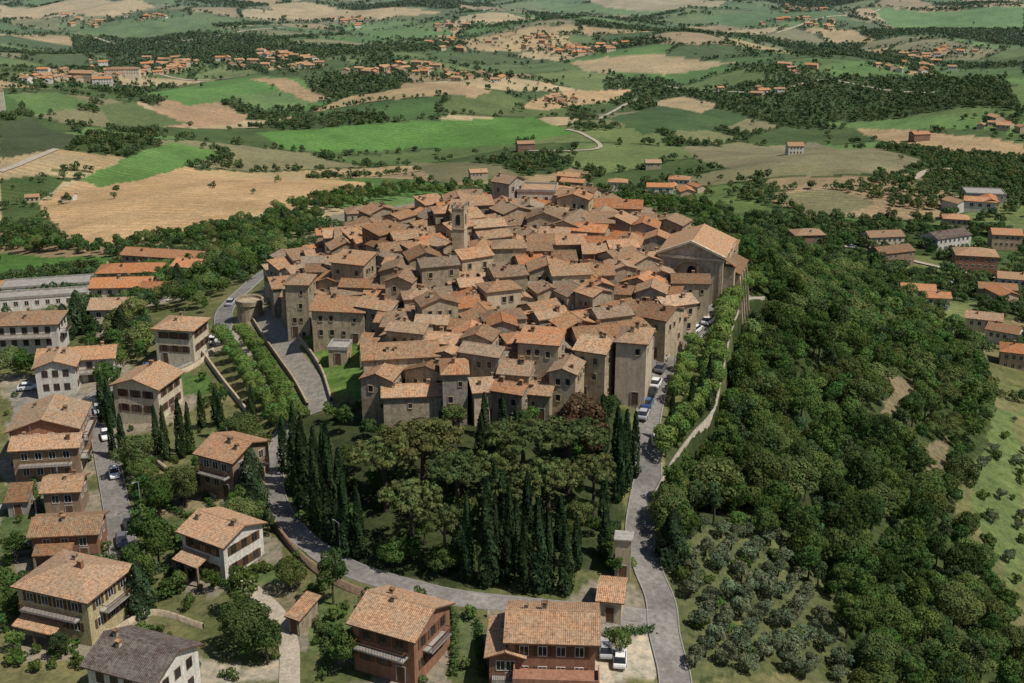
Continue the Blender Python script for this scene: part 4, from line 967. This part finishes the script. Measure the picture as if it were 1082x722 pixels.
ex=min(80000,len(xc)); xc=xc[:ex];yc=yc[:ex]
FG_=[(.054,.084,.028),(.048,.074,.027),(.068,.098,.035),(.058,.088,.034),(.08,.104,.041)]
for lo,hi,leaf,cov,K in ((0,620,.42,.95,11),(620,1200,.75,.9,7),(1200,9000,1.5,.9,3)):
    mk_=(yc>=lo)&(yc<hi); xs_=xc[mk_];ys_=yc[mk_]; vi=RNG.integers(0,5,len(xs_))
    for i in range(5):
        a=xs_[vi==i];b_=ys_[vi==i]; n=len(a)
        if not n: continue
        V,T,_=crown(200+i+int(lo),3.4,2.8,3.2,K,leaf,cov,FG_[i],jit=.25,lobe=(.3,.48))
        sc=RNG.uniform(.4,1.0,n)
        tf=RNG.uniform(.8,1.3,n)[:,None]*np.column_stack([RNG.uniform(.88,1.2,n),np.ones(n),RNG.uniform(.9,1.1,n)])
        batch(V,T,a,b_,sc,tf,RNG.uniform(0,6.28,n),haze_mix(b_)*.75)
V=np.concatenate(AV);T=np.concatenate(AT)
add('woodland',np_mesh('woodland',V,Qs(len(V)),['foliage'],tint=T),kind='stuff',label='woods hedgerows and scattered trees over the valley',category='woodland')
def hedge(px,ht=1.2,wd_=.9):
    pts=spline([G(u,v) for u,v in px],.5); rs=np.random.default_rng(len(px)); n=len(pts)*26
    i=rs.integers(0,len(pts),n); Nf=offs(pts)[i]; ang=rs.uniform(0,math.pi,n)
    o=np.cos(ang)*wd_/2; zz=np.sin(ang)**.5*ht*rs.uniform(.3,1,n)
    q=pts[i]+Nf*o[:,None]+rs.normal(size=(n,2))*.15
    P=np.column_stack([q,HT(q[:,0],q[:,1])+zz]); Nn=np.column_stack([Nf*np.cos(ang)[:,None],np.sin(ang)])+rs.normal(size=(n,3))*.3; Nn/=np.linalg.norm(Nn,axis=1)[:,None]
    V,TT=quads(P,Nn,.18*rs.uniform(.7,1.3,n),.8,rs,np.array((.07,.11,.035))*rs.uniform(.7,1.3,n)[:,None])
    add('hedge',np_mesh('hedge',V,Qs(len(V)),['foliage'],tint=TT),label='clipped green garden hedge',category='hedge',group='garden hedges')
for px in ([(165,600),(200,612),(222,608)],[(190,600),(235,618),(262,645)],[(0,610),(18,640),(22,660)],[(375,700),(420,716),(450,722)],[(150,510),(175,535),(200,548)],[(640,672),(690,668)],[(505,660),(510,716)],[(60,590),(120,592)],[(36,480),(36,520),(45,545)],[(120,385),(126,410)],[(205,500),(225,540),(228,560)],[(330,650),(345,690),(340,720)],[(480,650),(480,715)]): hedge(px)
# ------------------------------------------------------------------ vehicles
def car_meshes(col):
    b=MB(); st=[(-2.1,.35,.62,.72),(-2.0,.25,.85,.82),(-1.3,.22,.92,.86),(-.2,.22,.92,.88),(.9,.22,.9,.87),(1.7,.24,.76,.82),(2.08,.32,.6,.7)]
    for i in range(len(st)-1):
        a,c=st[i],st[i+1]
        def sec(s): x,z0,z1,w=s; return [(x,-w,z0),(x,w,z0),(x,w,z1-.12),(x,w*.9,z1),(x,-w*.9,z1),(x,-w,z1-.12)]
        A,B_=sec(a),sec(c)
        for j in range(6):
            k_=(j+1)%6; b.face([A[j],A[k_],B_[k_],B_[j]])
    b.face(sec(st[0])[::-1]); b.face(sec(st[-1]))
    b.hexa([(-1.15,-.62,1.4),(.25,-.62,1.4),(.25,.62,1.4),(-1.15,.62,1.4),(-1.1,-.58,1.46),(.2,-.58,1.46),(.2,.58,1.46),(-1.1,.58,1.46)])
    body=b.mesh('body',['car_paint_'+col])
    b=MB(); b.hexa([(-1.8,-.78,.9),(1.0,-.78,.88),(1.0,.78,.88),(-1.8,.78,.9),(-1.2,-.63,1.4),(.3,-.63,1.4),(.3,.63,1.4),(-1.2,.63,1.4)])
    win=b.mesh('windows',['glass_dark']); return body,win
b=MB(); b.cyl((0,-.1,0),(0,.1,0),.32,.32,14,0); b.cyl((0,-.11,0),(0,.11,0),.18,.18,10,1); WH=b.mesh('wheel',['tyre','metal_grey'])
b=MB(); b.hexa([(0,-.18,-.07),(.06,-.18,-.07),(.06,.18,-.07),(0,.18,-.07),(0,-.16,.07),(.02,-.16,.07),(.02,.16,.07),(0,.16,.07)]); HL=b.mesh('headlight',['lamp_white'])
CM={c_:car_meshes(c_) for c_ in CARC}
def car(u,v,u2,v2,col):
    x,y=G(u,v); x2,y2=G(u2,v2); a=math.atan2(y2-y,x2-x)
    e=add('parked_car',None,None,(x,y,h(x,y)+.15),a,label=col+' hatchback parked beside the road',category='car',group='cars parked along the streets')
    add('body',CM[col][0],e); add('windows',CM[col][1],e)
    for sx in (-1.3,1.3):
        for sy in (-.78,.78): add('wheel',WH,e,(sx,sy,.32))
    for sy in (-.55,.55): add('headlight',HL,e,(2.0,sy,.62))
for c_ in [(693,408,699,396,'white'),(688,418,693,407,'black'),(684,429,688,418,'blue'),(680,441,684,430,'silver'),(694,468,694,455,'white'),(703,379,711,370,'silver'),(712,368,720,359,'black'),(722,359,731,351,'grey'),(735,351,744,344,'white'),(748,342,758,334,'white'),(758,334,768,326,'grey'),(772,322,782,314,'silver'),(698,392,704,382,'grey'),
    (121,503,123,515,'white'),(112,463,115,478,'white'),(137,560,140,572,'black'),(129,575,131,590,'grey'),(104,436,106,450,'silver'),(30,585,43,582,'grey'),(160,391,172,388,'blue'),(225,362,232,354,'white'),(244,322,250,316,'silver'),
    (640,690,640,675,'silver'),(655,700,656,685,'white'),(60,408,72,406,'grey'),(30,412,42,410,'white'),(1010,300,1020,301,'white'),(900,262,910,262,'grey')]: car(*c_)
b=MB(); b.cyl((0,0,-.3),(0,0,6),.07,.05,8); b.cyl((0,0,6),(.9,0,6.25),.04,.035,6); PL=b.mesh('pole',['metal_grey'])
b=MB(); b.hexa([(.8,-.12,6.18),(1.3,-.08,6.25),(1.3,.08,6.25),(.8,.12,6.18),(.8,-.1,6.3),(1.25,-.06,6.32),(1.25,.06,6.32),(.8,.1,6.3)]); LH=b.mesh('lamp_head',['metal_grey'])
for u,v in [(150,545),(716,560),(360,592),(95,470),(712,395),(280,440)]:
    x,y=G(u,v); e=add('street_lamp',None,None,(x,y,h(x,y)),random.uniform(0,6.28),label='grey metal street lamp beside road',category='street lamp',group='street lamps along the roads')
    add('pole',PL,e);add('lamp_head',LH,e)
x,y=G(658,608); e=add('transformer_tower',None,None,(x,y,h(x,y)),-.15,label='narrow pale plastered transformer tower beside the road',category='tower')
b=MB(); b.box(-1.1,1.1,-1.1,1.1,-1,6.2); add('wall',b.mesh('wall',['plaster_beige']),e); 
b=MB(); b.box(-1.35,1.35,-1.35,1.35,6.2,6.4); add('roof',b.mesh('roof',['concrete']),e)
add('door',DM,e,(0,-1.1,0))
x,y=G(529,398,5); e=add('awning',None,None,(x,y,h(x,y)+5.0),.1,label='red fabric awning over a roof terrace',category='awning')
b=MB(); b.hexa([(-1.6,-1,0),(1.6,-1,0),(1.6,1,.6),(-1.6,1,.6),(-1.6,-1,.08),(1.6,-1,.08),(1.6,1,.68),(-1.6,1,.68)]); add('canopy',b.mesh('canopy',['awning_red']),e)
for qx in (-1.5,1.5):
    for qy,zt_ in ((-.9,.02),(.9,.55)):
        b=MB(); b.cyl((qx,qy,-5),(qx,qy,zt_),.05,.05,6); add('post',b.mesh('post',['metal_grey']),e)
# ------------------------------------------------------------------ light / camera
w=bpy.data.worlds.new('World'); scene.world=w; w.use_nodes=True; nt=w.node_tree; nt.nodes.clear()
sk=nt.nodes.new('ShaderNodeTexSky'); sk.sky_type='NISHITA'; sk.sun_disc=False
EL,AZ=math.radians(58),math.radians(118)
sk.sun_elevation=EL; sk.sun_rotation=AZ
bg=nt.nodes.new('ShaderNodeBackground'); bg.inputs[1].default_value=.075; o=nt.nodes.new('ShaderNodeOutputWorld')
nt.links.new(sk.outputs[0],bg.inputs[0]); nt.links.new(bg.outputs[0],o.inputs[0])
sd=bpy.data.lights.new('sun','SUN'); sd.energy=4.9; sd.angle=math.radians(.5); sd.color=(1,.955,.88)
so=bpy.data.objects.new('sun',sd); COL.objects.link(so)
dv=Vector((math.sin(AZ)*math.cos(EL),math.cos(AZ)*math.cos(EL),math.sin(EL)))
so.rotation_euler=dv.to_track_quat('Z','Y').to_euler()
cd=bpy.data.cameras.new('camera'); cd.sensor_width=36; cd.lens=36*F/1082; cd.clip_start=1; cd.clip_end=20000
co=bpy.data.objects.new('camera',cd); COL.objects.link(co); co.location=(0,0,CZ); co.rotation_euler=(math.pi/2-PITCH,0,0)
scene.camera=co
scene.view_settings.view_transform='Standard'; scene.view_settings.look='None'; scene.view_settings.exposure=0
